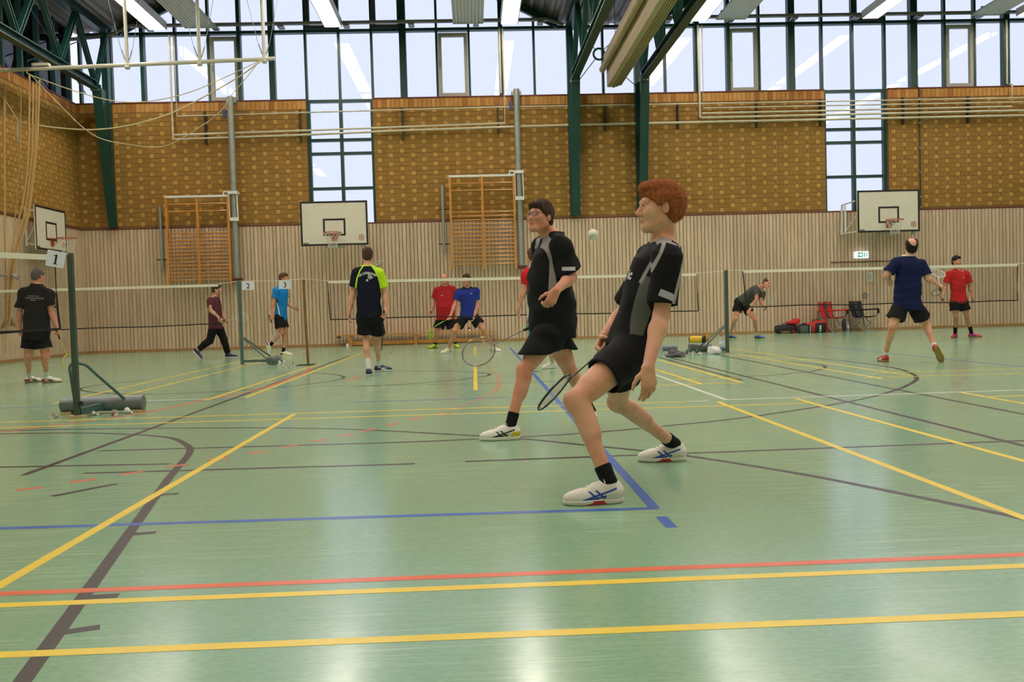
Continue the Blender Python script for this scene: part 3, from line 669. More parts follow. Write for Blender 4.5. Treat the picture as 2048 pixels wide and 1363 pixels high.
# ------------------------------------------------------------------ climbing rope rail and ropes on the left
M_ROPE = mat('hemp_rope', (186, 152, 96), rough=.85, bump=.4, bscale=90); M_CORD = mat('pale_cord', (206, 192, 150), rough=.8)
M_RAIL = mat('cream_rail', (206, 202, 186), rough=.4, var=.06)
rl = thing('rope_rail', (-7.5, 22, 6.85), 'cream overhead rail for climbing ropes hung from the roof', 'rail')
YR = 22.0
MB().tube([(-10.85, YR, 6.74), (-4.46, YR, 6.90)], .047, 10).build('rail', M_RAIL, rl, True)
for px, x in ((255, -7.85), (401, -6.19), (531, -4.70)):
    z = 6.74+(x+10.85)*.025
    MB().tube([(x, YR, z), (x-.02, YR, 9.6)], .042, 8).build('hanger_tube', M_RAIL, rl, True)
    MB().tube([(x-.05, YR, z-.05), (x+.05, YR, z-.05)], .055, 8).build('clamp', M_RAIL, rl, True)
    for s in (-1, 1):
        MB().tube([(x+s*.03, YR, z+.06), (x+s*.14, YR, z+.4), (x+s*.65, YR, 9.6)], .006, 5).build('stay_wire', M_GALV, rl)
        MB().tube([(x+s*.05, YR, z+.12), (x+s*.12, YR, z+.34)], .014, 6).build('turnbuckle', M_GALV, rl)
MB().box(-10.0, -9.62, YR-.07, YR+.07, 6.82, 6.88).build('trolley', M_RAIL, rl)
def cpath(pts, n=10):
    q = [pts[0]]+list(pts)+[pts[-1]]; out = []
    for i in range(1, len(q)-2):
        for t in np.linspace(0, 1, n, endpoint=False):
            a, b, c, d = map(np.array, (q[i-1], q[i], q[i+1], q[i+2])); out.append(.5*((2*b)+(-a+c)*t+(2*a-5*b+4*c-d)*t*t+(-a+3*b-3*c+d)*t**3))
    return out+[np.array(pts[-1])]
ropes = [([(59, 150), (57, 300), (46, 400), (20, 520), (14, 640)], 'climbing rope hanging leftmost of the bundle beside the wall'),
         ([(66, 165), (64, 300), (50, 420), (28, 515), (17, 650)], 'climbing rope second in the bundle, tied at the wall hook'),
         ([(73, 165), (69, 300), (54, 430), (26, 520), (15, 600)], 'climbing rope third in the bundle beside the left board'),
         ([(79, 160), (74, 280), (57, 430), (32, 515), (20, 640)], 'climbing rope rightmost of the bundle beside the left board'),
         ([(42, 170), (40, 300), (30, 440), (22, 540), (12, 560)], 'slack climbing rope left of the rope bundle'),
         ([(9, 170), (9, 330), (10, 450), (11, 560), (12, 700)], 'straight climbing rope hanging along the frame edge of the left wall')]
for i, (pp, lb) in enumerate(ropes):
    o = MB().tube(cpath([W(x, y, YR-.1+.06*(i % 3)-1.35*max(0, (y-150)/450)) for x, y in pp]), .021 if i != 4 else .012, 7).build('climbing_rope', M_ROPE, None, True); tag(o, lb, 'rope', 'climbing ropes on the left')
tie = thing('rope_hook', W(20, 551, 20.7), 'small metal hook holding the climbing ropes at the left wall', 'hook')
MB().tube([W(0, 551, 20.7), W(38, 554, 20.7)], .02, 6).build('bar', M_GALV, tie)
MB().tube([W(24, 548, 20.7), W(36, 558, 20.7)], .035, 6).build('knob', M_POLE, tie)
tie2 = thing('rope_knot', W(14, 640, 20.7), 'bundle of knotted rope ends hanging low at the left wall', 'rope ends')
for k, (a, b) in enumerate((((17, 600), (13, 648)), ((14, 634), (4, 655)), ((20, 632), (30, 652)), ((24, 636), (24, 650)))):
    MB().tube(cpath([W(*a, 20.65), W((a[0]+b[0])/2+1, (a[1]+b[1])/2, 20.6), W(*b, 20.65)], 5), .035, 7).build('rope_end', M_ROPE if k else M_CORD, tie2, True)
for pts, r, lb in (([(55, 142), (62, 150), (150, 182), (230, 202), (300, 202), (380, 184), (460, 150), (510, 126), (528, 119)], .011, 'upper slack pale cord swagged below the rope rail'),
                   ([(36, 243), (60, 248), (120, 256), (190, 259), (260, 250), (340, 227), (420, 187), (480, 152), (515, 127), (528, 119)], .016, 'thick pale cord swagged from the wall loop to the rail end'),
                   ([(62, 150), (110, 200), (165, 254), (205, 278), (260, 289), (310, 294), (350, 284), (420, 240), (450, 212), (456, 198)], .010, 'lowest thin cord swagged to the first grey pole'),
                   ([(456, 198), (480, 170), (505, 140), (518, 122)], .010, 'short cord from the rail end to the first grey pole'),
                   ([(0, 185), (20, 215), (37, 243)], .012, 'short cord at the frame edge above the wall loop')):
    tag(MB().tube(cpath([W(x, y, YR-.06) for x, y in pts], 8), r, 6).build('slack_cord', M_CORD, None, True), lb, 'cord', 'slack cords below the rail')
lp = thing('cord_coil', W(38, 260, YR), 'coiled pale cord hanging at the left brick wall', 'cord')
for k in range(4): MB().tube(cpath([W(36+k, 240, YR-.1), W(34+2*k, 262, YR-.1), W(37+k, 285-4*k, YR-.1), W(41, 264, YR-.1), W(38, 240, YR-.1)], 6), .012, 6).build('coil', M_CORD, lp, True)
# ------------------------------------------------------------------ badminton nets and posts
M_TEAL = mat('grey_green_steel', (74, 104, 100), rough=.45, var=.12, vscale=4)
M_POSTD = mat('dark_green_post', (66, 82, 74), rough=.45, var=.15, vscale=3)
M_RUST = mat('rusty_brown_post', (104, 62, 36), rough=.55, rgb2=(150, 112, 40), var=.3, vscale=2.5)
M_NETM = mat('brown_net_cord', (58, 48, 40), rough=.8); M_TAPE = mat('off_white_net_tape', (232, 226, 206), rough=.7); M_DTAPE = mat('black_net_hem', (30, 24, 26), rough=.7)
M_WEIGHT = mat('grey_steel_weight', (118, 126, 126), rough=.38, metal=.3, var=.12, vscale=5)
M_PAPER = mat('sign_paper', (226, 228, 240), rough=.7); M_INK = mat('black_ink', (24, 22, 30), rough=.7)
M_FEATH = mat('white_feather', (232, 230, 218), rough=.7, var=.06); M_CORK = mat('cork_tip', (226, 218, 200), rough=.6); M_SHRED = mat('red_shuttle_mark', (196, 92, 72), rough=.7); M_NAVY = mat('navy_ribbon', (40, 42, 80), rough=.6)
def net(tl, tr, bl, br, label, cell=.02, r=.0007, cords=()):
    tl, tr, bl, br = (np.array(p, float) for p in (tl, tr, bl, br))
    t = thing('badminton_net', (tl+tr)/2*np.array([1, 1, 0])+np.array([0, 0, (bl[2]+br[2])/2]), label, 'net', 'badminton nets')
    Lx = np.linalg.norm(tr-tl); Lz = np.linalg.norm(tl-bl); nx, nz = int(Lx/cell), int(Lz/cell)
    d = (tr-tl)/Lx; nrm = np.array([d[1], -d[0], 0.]); m = MB(); vs, fs = [], []
    def P(s, v):                             # slightly billowing sheet, hem sagging between its ends
        sag = np.array([0, 0, -1.])*.035*math.sin(s*17+1)*v*(1-v*.3)*.3
        return (tl*(1-s)+tr*s)*(1-v)+(bl*(1-s)+br*s)*v+sag+nrm*.02*math.sin(s*9+v*3)
    def strand(pts):
        o = len(vs); q = [np.array(p) for p in pts]
        ax = q[-1]-q[0]; ax /= np.linalg.norm(ax); e1 = nrm-ax*(nrm@ax); e1 /= np.linalg.norm(e1); e2 = np.cross(ax, e1)
        for p in q:
            for a in (0, 2.094, 4.189): vs.append(p+r*(math.cos(a)*e1+math.sin(a)*e2))
        for i in range(len(q)-1):
            for k in range(3): fs.append((o+i*3+k, o+i*3+(k+1) % 3, o+i*3+3+(k+1) % 3, o+i*3+3+k))
    for i in range(nx+1): strand([P(i/nx, v) for v in (0, .5, 1)])
    for j in range(1, nz): strand([P(s, j/nz) for s in np.linspace(0, 1, 13)])
    m.add(vs, fs); o = m.build('netting', M_NETM, t); o['kind'] = 'stuff'
    def tape(pts, w, mt, nm):
        g = MB(); q = [np.array(p) for p in pts]
        for a, b in zip(q[:-1], q[1:]): g.beam(a, b, .008, w)
        return g.build(nm, mt, t)
    ss = np.linspace(0, 1, 15)
    tape([P(s, 0)+np.array([0, 0, -.025]) for s in ss], .05, M_TAPE, 'top_tape'); tape([P(s, 1) for s in ss], .02, M_DTAPE, 'hem_tape')
    for s in (0, 1): tape([P(s, v) for v in np.linspace(0.03, 1, 5)], .018, M_DTAPE, 'side_tape')
    for a, b in cords: MB().tube([a, b], .005, 5).build('cord', M_TAPE, t)
    return t
# court 1, running towards the camera at the left
pA = G(155, 836); dN = np.array([-.42, -.907, 0]); zt = 1.56
n1a = pA+dN*.18; n1b = pA+dN*5.6
top = lambda p, z: np.array([p[0], p[1], z])
net(top(n1b, 1.53), top(n1a, 1.535), top(n1b, .74), top(pA+dN*.14, .845), 'badminton net numbered 1 running out of the left edge of the frame', .0165, .0008, [(top(n1a, 1.545), top(pA, 1.55))])
p2 = G(485, 731); p3 = G(617, 730); pR = G(1455, 707)
n2r = W(437, 567.5, 17.45); n2l = np.array([-10.35, 17.95, 1.55])
net(n2l, n2r, (n2l[0], n2l[1], .75), W(420, 648, 17.45)*np.array([0, 1, 1])+np.array([n2r[0], 0, 0]), 'badminton net between the left wall and the post with sign 2', .02, .0008, [(n2r, top(p2, 1.575))])
n3l, n3r = W(655, 561, 16.85), W(1393, 546, 16.55)
net(n3l, n3r, W(661, 638, 16.85), W(1397, 622, 16.55), 'badminton net in the middle behind the two front players', .02, .0008, [(top(p3, 1.56), n3l), (n3r, top(pR, 1.49))])
n4l, n4r = W(1485, 540, 16.4), W(2035, 526.5, 16.4)
net(n4l, n4r, W(1492, 613, 16.4), W(2036, 601, 16.4), 'badminton net on the right in front of the folding chairs', .02, .0008, [(top(pR, 1.49), n4l), (n4r, (10.6, 16.4, 1.49))])
cd = tag(MB().tube([top(p2, 1.575), (top(p2, 1.57)+top(p3, 1.56))/2-np.array([0, 0, .012]), top(p3, 1.56)], .005, 5).build('guy_rope', M_TAPE), 'thin pale cord stretched between the two middle posts', 'cord')

def sign(c, w, h, txt, label, tilt=0., nrm=(0, -1, 0)):
    c = np.array(c, float); n = np.array(nrm, float); n /= np.linalg.norm(n); rgt = np.cross(np.array([0, 0, 1.]), n)*1.0
    rgt = np.cross(n, np.array([0, 0, 1.])); 
    if rgt[0] < 0: rgt = -rgt
    upv = np.array([0, 0, 1.]); r2 = rgt*math.cos(tilt)+upv*math.sin(tilt); u2 = upv*math.cos(tilt)-rgt*math.sin(tilt)
    t = thing('number_sign', c-np.array([0, 0, h]), label, 'sign', 'numbered paper signs on the nets')
    m = MB(); m.add([c+r2*x+u2*z+n*d for d in (0, .004) for x, z in ((-w/2, -h), (w/2, -h), (w/2, 0), (-w/2, 0))], [(3, 2, 1, 0), (4, 5, 6, 7), (0, 1, 5, 4), (1, 2, 6, 5), (2, 3, 7, 6), (3, 0, 4, 7)])
    m.build('sheet', M_PAPER, t)
    v, f = text_mesh(txt, h*.9, 'CENTER', .001)
    if txt == '1':                           # figure one with flag and foot serif
        k = h*.62; v = [(x*k, y*k) for x, y in ((-.09, 0), (.09, 0), (.09, 1), (.02, 1), (-.09, .84), (-.25, .86), (-.25, .80), (-.22, 0), (.22, 0), (.22, .06), (-.22, .06), (-.09, .06), (.09, .06))]
        f = [(11, 12, 2, 3, 4), (4, 3, 5, 6), (7, 8, 9, 10)]
    xs = [q[0] for q in v]; ys = [q[1] for q in v]; cx, cy = (min(xs)+max(xs))/2, (min(ys)+max(ys))/2
    MB().add([c+r2*(q[0]-cx)+u2*(q[1]-cy-h*.52)+n*.007 for q in v], f).build('numeral', M_INK, t)
    return t
sign(W(496, 562.5, 17.3), .225, .155, '2', 'white paper sign numbered 2 hanging beside the grey green post')
sign(W(569.5, 560.5, 17.03), .225, .155, '3', 'white paper sign numbered 3 hanging in front of the blue shirted player')
sign(W(114, 502, 8.55), .15, .145, '1', 'white paper sign numbered 1 clipped to the near left net', -.2, (.5, -.87, 0))

def post_square(p, h, w, m, lean=(0, 0)):
    return MB().beam(np.array([p[0], p[1], .03]), np.array([p[0]+lean[0], p[1]+lean[1], h]), w, w, (0, 1, 0))
# near left post with its tube weight
t = thing('net_post', pA, 'dark square net post on a grey tube weight at the near left', 'net post', 'net posts')
MB().beam(pA+np.array([0, 0, .03]), pA+np.array([0, 0, 1.56]), .047, .047, (0, 1, 0)).build('post', M_POSTD, t)
MB().box(pA[0]-.07, pA[0]+.07, pA[1]-.05, pA[1]+.05, 0, .03).build('foot_block', mat('pale_wood_block', (196, 172, 128), .7), t)
yc = pA[1]+.42; ca = W(124, 812, yc); cb = W(288, 807, yc); rc_ = .074; ca[2] = cb[2] = .02+rc_
wt = MB().lathe([(0, rc_-.006), (.003, rc_), (cb[0]-ca[0]-.003, rc_), (cb[0]-ca[0], rc_-.006)], ca, (1, 0, 0), 28).build('weight', M_WEIGHT, t, True)
for x in (ca[0]+.06, cb[0]-.06): MB().box(x-.05, x+.05, yc-.07, yc+.07, 0, .03).build('skid', mat('pale_wood_block', (196, 172, 128), .7), t)
q = lambda px, py, Y: W(px, py, Y)
MB().tube(cpath([q(149, 800, yc-.03), q(141, 748, pA[1]+.22), q(139, 735, pA[1]+.12), q(143, 728, pA[1]+.05), q(150, 726, pA[1]+.03), q(162, 727, pA[1]+.04), q(175, 732, pA[1]+.1), q(190, 746, pA[1]+.18), q(256, 803, yc-.03)], 5), .014, 8).build('brace', M_TEAL, t, True)
MB().beam(q(160, 823, pA[1]+.02), q(206, 812, yc-.06), .035, .07).build('arm', M_TEAL, t)
MB().tube([q(162, 806, pA[1]-.04), q(162, 806, pA[1]+.05)], .02, 8).build('clamp_bolt', M_INK, t)
# post with sign 2
t = thing('net_post', p2, 'grey green net post with a wheeled weight beside sign 2', 'net post', 'net posts')
MB().beam(p2+np.array([0, 0, .02]), p2+np.array([0, 0, 1.58]), .052, .052, (0, 1, 0)).build('post', M_TEAL, t)
MB().box(p2[0]-.05, p2[0]+.05, p2[1]-.04, p2[1]+.04, 0, .02).build('foot_block', MATS['pale_wood_block'], t)
c1 = W(540, 724, p2[1]-.1); c1[2] = .085; c2 = W(555, 719, p2[1]+.6); c2[2] = .085
MB().beam(np.array([p2[0]+.03, p2[1], .085]), c1, .05, .045).build('arm', M_TEAL, t)
ax = c2-c1
wt = MB().lathe([(0, .068), (.01, .075), (np.linalg.norm(ax), .075)], c1, ax, 20).build('weight', M_WEIGHT, t, True)
for pth in ((W(487, 676.5, p2[1]), W(540, 723, p2[1]-.08)), (W(488, 675, p2[1]), W(549, 718, p2[1]+.5))): MB().tube(pth, .013, 7).build('brace', M_TEAL, t, True)
for c in (c1, c1+ax*.55):
    MB().beam(c+np.array([.02, 0, -.01]), c+np.array([.16, 0, -.04]), .04, .04).build('wheel_arm', M_TEAL, t)
    MB().lathe([(-.02, .03), (-.018, .04), (.018, .04), (.02, .03)], c+np.array([.165, 0, -.045]), (0, 1, 0), 14).build('wheel', M_WHITE, t, True)
# leaning rusty post
t = thing('net_post', p3, 'thin rusty brown net post leaning slightly, in the middle', 'net post', 'net posts')
MB().tube([W(616.5, 728, p3[1]), W(611, 640, p3[1]), W(607, 559, p3[1])], .024, 10).build('post', M_RUST, t, True)
MB().beam(p3+np.array([-.09, 0, .012]), p3+np.array([.12, 0, .012]), .09, .024).build('foot_plate', M_POSTD, t)
MB().beam(p3+np.array([-.2, -.02, .01]), p3+np.array([-.08, 0, .01]), .04, .02).build('foot_tongue', M_POSTD, t)
# right post
t = thing('net_post', pR, 'dark green net post with braced weight at the right court', 'net post', 'net posts')
MB().beam(pR+np.array([0, 0, .02]), np.array([*W(1452, 540, pR[1])]), .055, .055, (0, 1, 0)).build('post', M_POSTD, t)
MB().box(pR[0]-.05, pR[0]+.05, pR[1]-.04, pR[1]+.04, 0, .02).build('foot_block', MATS['pale_wood_block'], t)
c1 = W(1378, 700, 17.1); c1[2] = .1; c2 = W(1420, 698, 17.1); c2[2] = .1
MB().lathe([(0, .08), (.01, .09), (c2[0]-c1[0], .09), (c2[0]-c1[0]+.01, .08)], c1, (1, 0, 0), 20).build('weight', M_WEIGHT, t, True)
MB().beam(np.array([c2[0], 17.05, .07]), np.array([pR[0], pR[1]+.02, .07]), .05, .05).build('arm', M_TEAL, t)
for pth in ((W(1450, 649, pR[1]), W(1402, 690, 16.95)), (W(1451, 652, pR[1]), W(1414, 688, 17.0))): MB().tube(pth, .014, 7).build('brace', M_POLE, t, True)
for px in (1374, 1394): 
    w_ = W(px, 705, 16.9); w_[2] = .04
    MB().lathe([(-.02, .03), (-.015, .04), (.015, .04), (.02, .03)], w_, (1, 0, 0), 12).build('wheel', M_TEAL, t, True)
# things lying around that post
a, b = W(1381, 685.5, 16.98), W(1405, 687, 16.86); a[2] = b[2] = .19+.065
ro = thing('yellow_roll', (a+b)/2-np.array([0, 0, .06]), 'yellow padded roll with black end resting on the post weight', 'roll')
d = b-a
MB().lathe([(0, .058), (.01, .066), (np.linalg.norm(d)*1.05, .066)], a, d, 20).build('padding', mat('yellow_vinyl', (226, 186, 40), .45), ro, True)
MB().lathe([(-.012, .068), (.03, .07), (.035, .05)], b+d*.08, d, 20).build('end_cap', M_BLACK, ro, True)
MB().lathe([(-.02, .05), (0, .064)], a, d, 20).build('rim_cap', mat('dark_red_lever', (92, 40, 36), .5), ro, True)
c = G(1414.5, 697.5); tag(MB().box(c[0]-.03, c[0]+.03, c[1]-.03, c[1]+.03, 0, .34).build('wooden_block', M_BARWOOD), 'upright brown wooden block behind the yellow roll', 'block')
def lump(c, r, mt, name, seed, amp=.25, n=18, m_=11, parent=None):
    o = MB().ball((0, 0, 0), (1, 1, 1), n, m_); rg = np.random.default_rng(seed); k = rg.normal(size=(7, 3))*2.3; ph = rg.random(7)*6
    vs = []
    for v in o.v:
        v = np.array(v); f = 1+amp*sum(math.sin(v@k[i]+ph[i]) for i in range(7))/3.2; w = v*f*np.array(r); w[2] = max(w[2], -r[2]*.6); vs.append(tuple(np.array(c)+w+np.array([0, 0, r[2]*.6])))
    o.v = vs; return o.build(name, mt, parent, True)
g = G(1428, 708); tag(lump(g, (.13, .12, .085), mat('white_plastic_bag', (226, 222, 222), .35), 'plastic_bag', 3), 'crumpled white plastic bag lying left of the right post', 'bag')
g = G(1355, 713); tag(lump(g, (.15, .11, .065), mat('grey_towel', (92, 84, 88), .9, bump=.5), 'towel', 5, .75, 30, 18), 'crumpled grey towel on the floor beside the bottle', 'towel')
def bottle(c, h, r, body, cap, label, tint=None):
    t = thing('water_bottle', c, label, 'bottle', 'drinking bottles'); c = np.array(c, float)
    bd = MB().lathe([(0, r*.9), (.01, r), (h*.3, r), (h*.34, r*.93), (h*.4, r), (h*.68, r), (h*.84, r*.5), (h*.9, r*.36), (h*.93, r*.36)], c, (0, 0, 1), 14).build('bottle_body', body, t, True)
    MB().lathe([(h*.42, r*1.02), (h*.62, r*1.02)], c, (0, 0, 1), 14).build('bottle_label', tint or M_PAPER, t, True)
    MB().lathe([(h*.92, r*.42), (h*.99, r*.42), (h, r*.3)], c, (0, 0, 1), 10).build('cap', cap, t, True); return t
M_PET = mat('clear_plastic', (190, 206, 214), .15, alpha=.45); M_BCAP = mat('blue_cap', (40, 110, 190), .4); M_RCAP = mat('red_cap', (200, 70, 50), .4); M_PETLAB = mat('pale_blue_label', (150, 186, 214), .5)
bottle(G(1321, 713), .24, .04, M_PET, M_BCAP, 'clear bottle with blue cap at the left end of the clutter', M_PETLAB)
bottle(G(1443, 702), .31, .045, M_PET, M_RCAP, 'clear bottle with red cap just left of the right post', M_PAPER)
bottle(G(1447, 706), .2, .045, M_PET, M_PAPER, 'small clear bottle at the foot of the right post', M_PETLAB)
bottle(np.array([*W(1696, 663, 25.75)[:2], 0]), .27, .04, M_PET, M_PAPER, 'clear bottle standing between the red and the black chair', M_PAPER)
bottle(np.array([*W(695, 690, 25.4)[:2], 0]), .1, .04, M_WHITE, M_WHITE, 'small white bottle standing at the left end of the bench')
c = G(1338, 702)
st = thing('folded_stand', c, 'dark grey weight stand half hidden behind the towel', 'stand')
MB().lathe([(0, .05), (.01, .06), (.34, .06)], c+np.array([-.16, .1, .065]), (1, 0, 0), 14).build('weight', M_WEIGHT, st, True)
MB().tube([c+np.array([-.1, .1, .1]), c+np.array([-.22, .15, .26])], .012, 6).build('brace', M_TEAL, st)

# ------------------------------------------------------------------ shuttlecocks
def shuttle_meshes():
    sk = MB(); K = 16                        # skirt of separate feather vanes along the flared cone
    for i in range(K):
        a0, a1 = 2*math.pi*(i-.52)/K, 2*math.pi*(i+.52)/K; am = 2*math.pi*i/K
        p = lambda a, x, r: (x, r*math.cos(a), r*math.sin(a))
        v = [p(am-.03, .0, .0125), p(am+.03, .0, .0125), p(a0, .028, .021), p(a1, .028, .0215), p(a0, .058, .031), p(a1, .058, .0315), p(am-.06, .066, .0335), p(am+.06, .066, .0335)]
        sk.add(v, [(0, 1, 3, 2), (2, 3, 5, 4), (4, 5, 7, 6)])
    ck = MB().lathe([(-.026, .003), (-.0245, .008), (-.02, .0115), (-.012, .0132), (0, .0135), (.004, .0125)], (0, 0, 0), (1, 0, 0), 12)
    rb = MB().lathe([(-.005, .0137), (.001, .0140), (.002, .0137)], (0, 0, 0), (1, 0, 0), 12)
    ins = MB().lathe([(.004, .0118), (.005, .0118)], (0, 0, 0), (1, 0, 0), 10)
    return sk.mesh('skirt', M_FEATH, True), ck.mesh('cork', M_CORK, True), rb.mesh('ribbon', M_NAVY, True), ins.mesh('cork_face', M_SHRED)
SHM = shuttle_meshes()
def shuttle(pos, d, label, grp='shuttlecocks on the floor', roll=True):
    d = np.array(d, float); d /= np.linalg.norm(d)
    t = thing('shuttlecock', pos, label, 'shuttlecock', grp)
    t.rotation_mode = 'QUATERNION'; t.rotation_quaternion = Vector(d).to_track_quat('X', 'Z')
    for me in SHM:
        o = bpy.data.objects.new(me.name, me); C.objects.link(o); o.parent = t
    return t
def on_floor(px, py, ang, label, z=.031):
    g = G(px, py); d = np.array([math.cos(ang), math.sin(ang), .28]); d /= np.linalg.norm(d)
    shuttle((g[0]-.035*math.cos(ang), g[1]-.035*math.sin(ang), .0155), d, label)   # cork and rim both touch the floor
on_floor(108, 836, -1.75, 'white shuttlecock lying leftmost by the near left post')
on_floor(147, 827, -1.2, 'white shuttlecock half hidden behind the near left post')
on_floor(186, 831, 3.0, 'white shuttlecock lying on its side by the post arm')
on_floor(228, 831, -.9, 'white shuttlecock showing its open skirt under the tube weight')
on_floor(257, 827, 2.6, 'white shuttlecock at the right end of the tube weight')
on_floor(575, 736, -2.0, 'white shuttlecock in front of the sign 2 post weight')
on_floor(587, 728, -1.1, 'white shuttlecock left of the rusty post foot, farther one')
on_floor(592, 732, -1.8, 'white shuttlecock left of the rusty post foot, nearer one')
on_floor(783, 707, -1.5, 'white shuttlecock alone right of the navy shirted player')
on_floor(1332, 710, -1.4, 'white shuttlecock beside the blue capped bottle')
on_floor(1366, 707, -1.7, 'white shuttlecock right of the grey towel')
on_floor(1388, 708, -2.4, 'white shuttlecock under the yellow roll')
on_floor(1399, 709, -.8, 'white shuttlecock between yellow roll and plastic bag')
on_floor(968, 685, -1.3, 'white shuttlecock by the right end of the bench')
shuttle(W(1186, 469, 5.55), (.12, 1, .1), 'shuttlecock in flight between the two front players, cork to the camera', 'shuttlecock in flight')

# ------------------------------------------------------------------ bench
bn = thing('gym_bench', (.2, 25.95, 0), 'long low beech gym bench along the slatted wall', 'bench')
xa, xb = W(672, 668, 25.95)[0], W(990, 660, 25.95)[0]
MB().box(xa, xb, 25.80, 26.10, .285, .318).build('seat_board', M_BARWOOD, bn)
MB().box(xa+.3, xb-.1, 25.92, 25.98, .03, .13).build('lower_beam', M_BARWOOD, bn)
for x in (xa+.42, (xa+xb)/2, xb-.35): MB().box(x-.04, x+.04, 25.84, 26.06, 0, .285).build('leg', M_BARWOOD, bn)
MB().box(xa+.03, xa+.13, 25.88, 26.02, .24, .285).build('end_hook', M_PIPEBR, bn)
c = W(939, 661, 25.95)
cp = thing('drink_cup', (c[0], 25.95, .318), 'small white cup with black lid on the bench', 'cup')
MB().lathe([(0, .03), (.07, .038)], (c[0], 25.95, .318), (0, 0, 1), 12).build('cup_body', M_WHITE, cp, True); MB().lathe([(.07, .041), (.1, .041), (.105, .03)], (c[0], 25.95, .318), (0, 0, 1), 12).build('lid', M_BLACK, cp, True)

# ------------------------------------------------------------------ folding chairs and bags
def folding_chair(x, y, rot, fab, stripe, frame, label):
    t = thing('folding_chair', (0, 0, 0), label, 'chair', 'folding camping chairs')
    w = .25
    def sheet(prof, hw, nm, mt, off=0, n=6, sag=.03):
        m = MB(); vs = []; 
        for (yy, zz) in prof:
            for i in range(n+1):
                s = -1+2*i/n; vs.append((s*hw, yy+sag*(1-s*s)*.6-off, zz-sag*(1-s*s)*.5+off*.3))
        m.add(vs, [(j*(n+1)+i, j*(n+1)+i+1, (j+1)*(n+1)+i+1, (j+1)*(n+1)+i) for j in range(len(prof)-1) for i in range(n)]); 
        o = m.build(nm, mt, None, True); md = o.modifiers.new('thick', 'SOLIDIFY'); md.thickness = .012; o.parent = t; return o
    back = [(.32, .86), (.30, .72), (.26, .58), (.20, .46), (.14, .40)]; seat = [(.16, .41), (.0, .39), (-.15, .40), (-.25, .43)]
    sheet(back, w*.86, 'backrest', fab); sheet(seat, w, 'seat', fab)
    sheet(back, .055, 'centre_stripe', stripe, .014, 2, .02); sheet(seat[:3], .055, 'seat_stripe', stripe, .014, 2, .02)
    def tb(a, b, nm='leg', r=.011, m=M_PIPEBR): o = MB().tube([a, b], r, 6).build(nm, m, None, True); o.parent = t
    fr = frame
    for s in (-1, 1):
        tb((s*w, -.26, .43), (s*w*.95, .25, 0.012), 'leg', m=M_POLE); tb((s*w, .2, .42), (s*w*.95, -.26, .012), 'leg', m=M_POLE)
        tb((s*w, .3, .62), (s*(w+.03), .2, .012), 'back_leg', m=fr); tb((s*w*.9, .31, .86), (s*w, .27, .6), 'back_pole', m=fr)
        tb((s*(w+.02), .29, .60), (s*(w+.04), -.30, .62), 'armrest', .02, fab); tb((s*(w+.03), -.28, .6), (s*w, -.26, .43), 'arm_post', m=fr)
    tb((-w, -.26, .43), (w, -.27, .012), 'cross_brace', m=M_POLE); tb((w, -.26, .43), (-w, -.27, .012), 'cross_brace', m=M_POLE)
    o = MB().lathe([(0, .035), (.1, .042)], (w+.04, -.27, .5), (0, 0, 1), 10).build('cup_holder', M_BLACK, None, True); o.parent = t
    t.location = (x, y, 0); t.rotation_euler = (0, 0, rot); return t
M_REDF = mat('red_chair_fabric', (206, 36, 34), .75, bump=.3); M_GREYF = mat('dark_grey_fabric', (70, 72, 76), .8); M_BLKF = mat('black_chair_fabric', (26, 26, 30), .75, bump=.3); M_CHARF = mat('charcoal_stripe', (58, 60, 66), .8)
folding_chair(W(1665, 655, 25.75)[0], 25.72, .38, M_REDF, M_GREYF, M_PIPEBR, 'red folding camping chair with grey centre stripe against the slatted wall')
folding_chair(W(1726, 655, 25.75)[0], 25.72, .38, M_BLKF, M_CHARF, M_PIPEBR, 'black folding camping chair right of the red one')
tag(lump((W(1690, 652, 25.4)[0]-.02, 25.42, .02), (.06, .045, .22), mat('dark_track_jacket', (44, 44, 50), .8), 'track_jacket', 12, .2), 'dark jacket with white piping draped over the red chair arm', 'jacket')
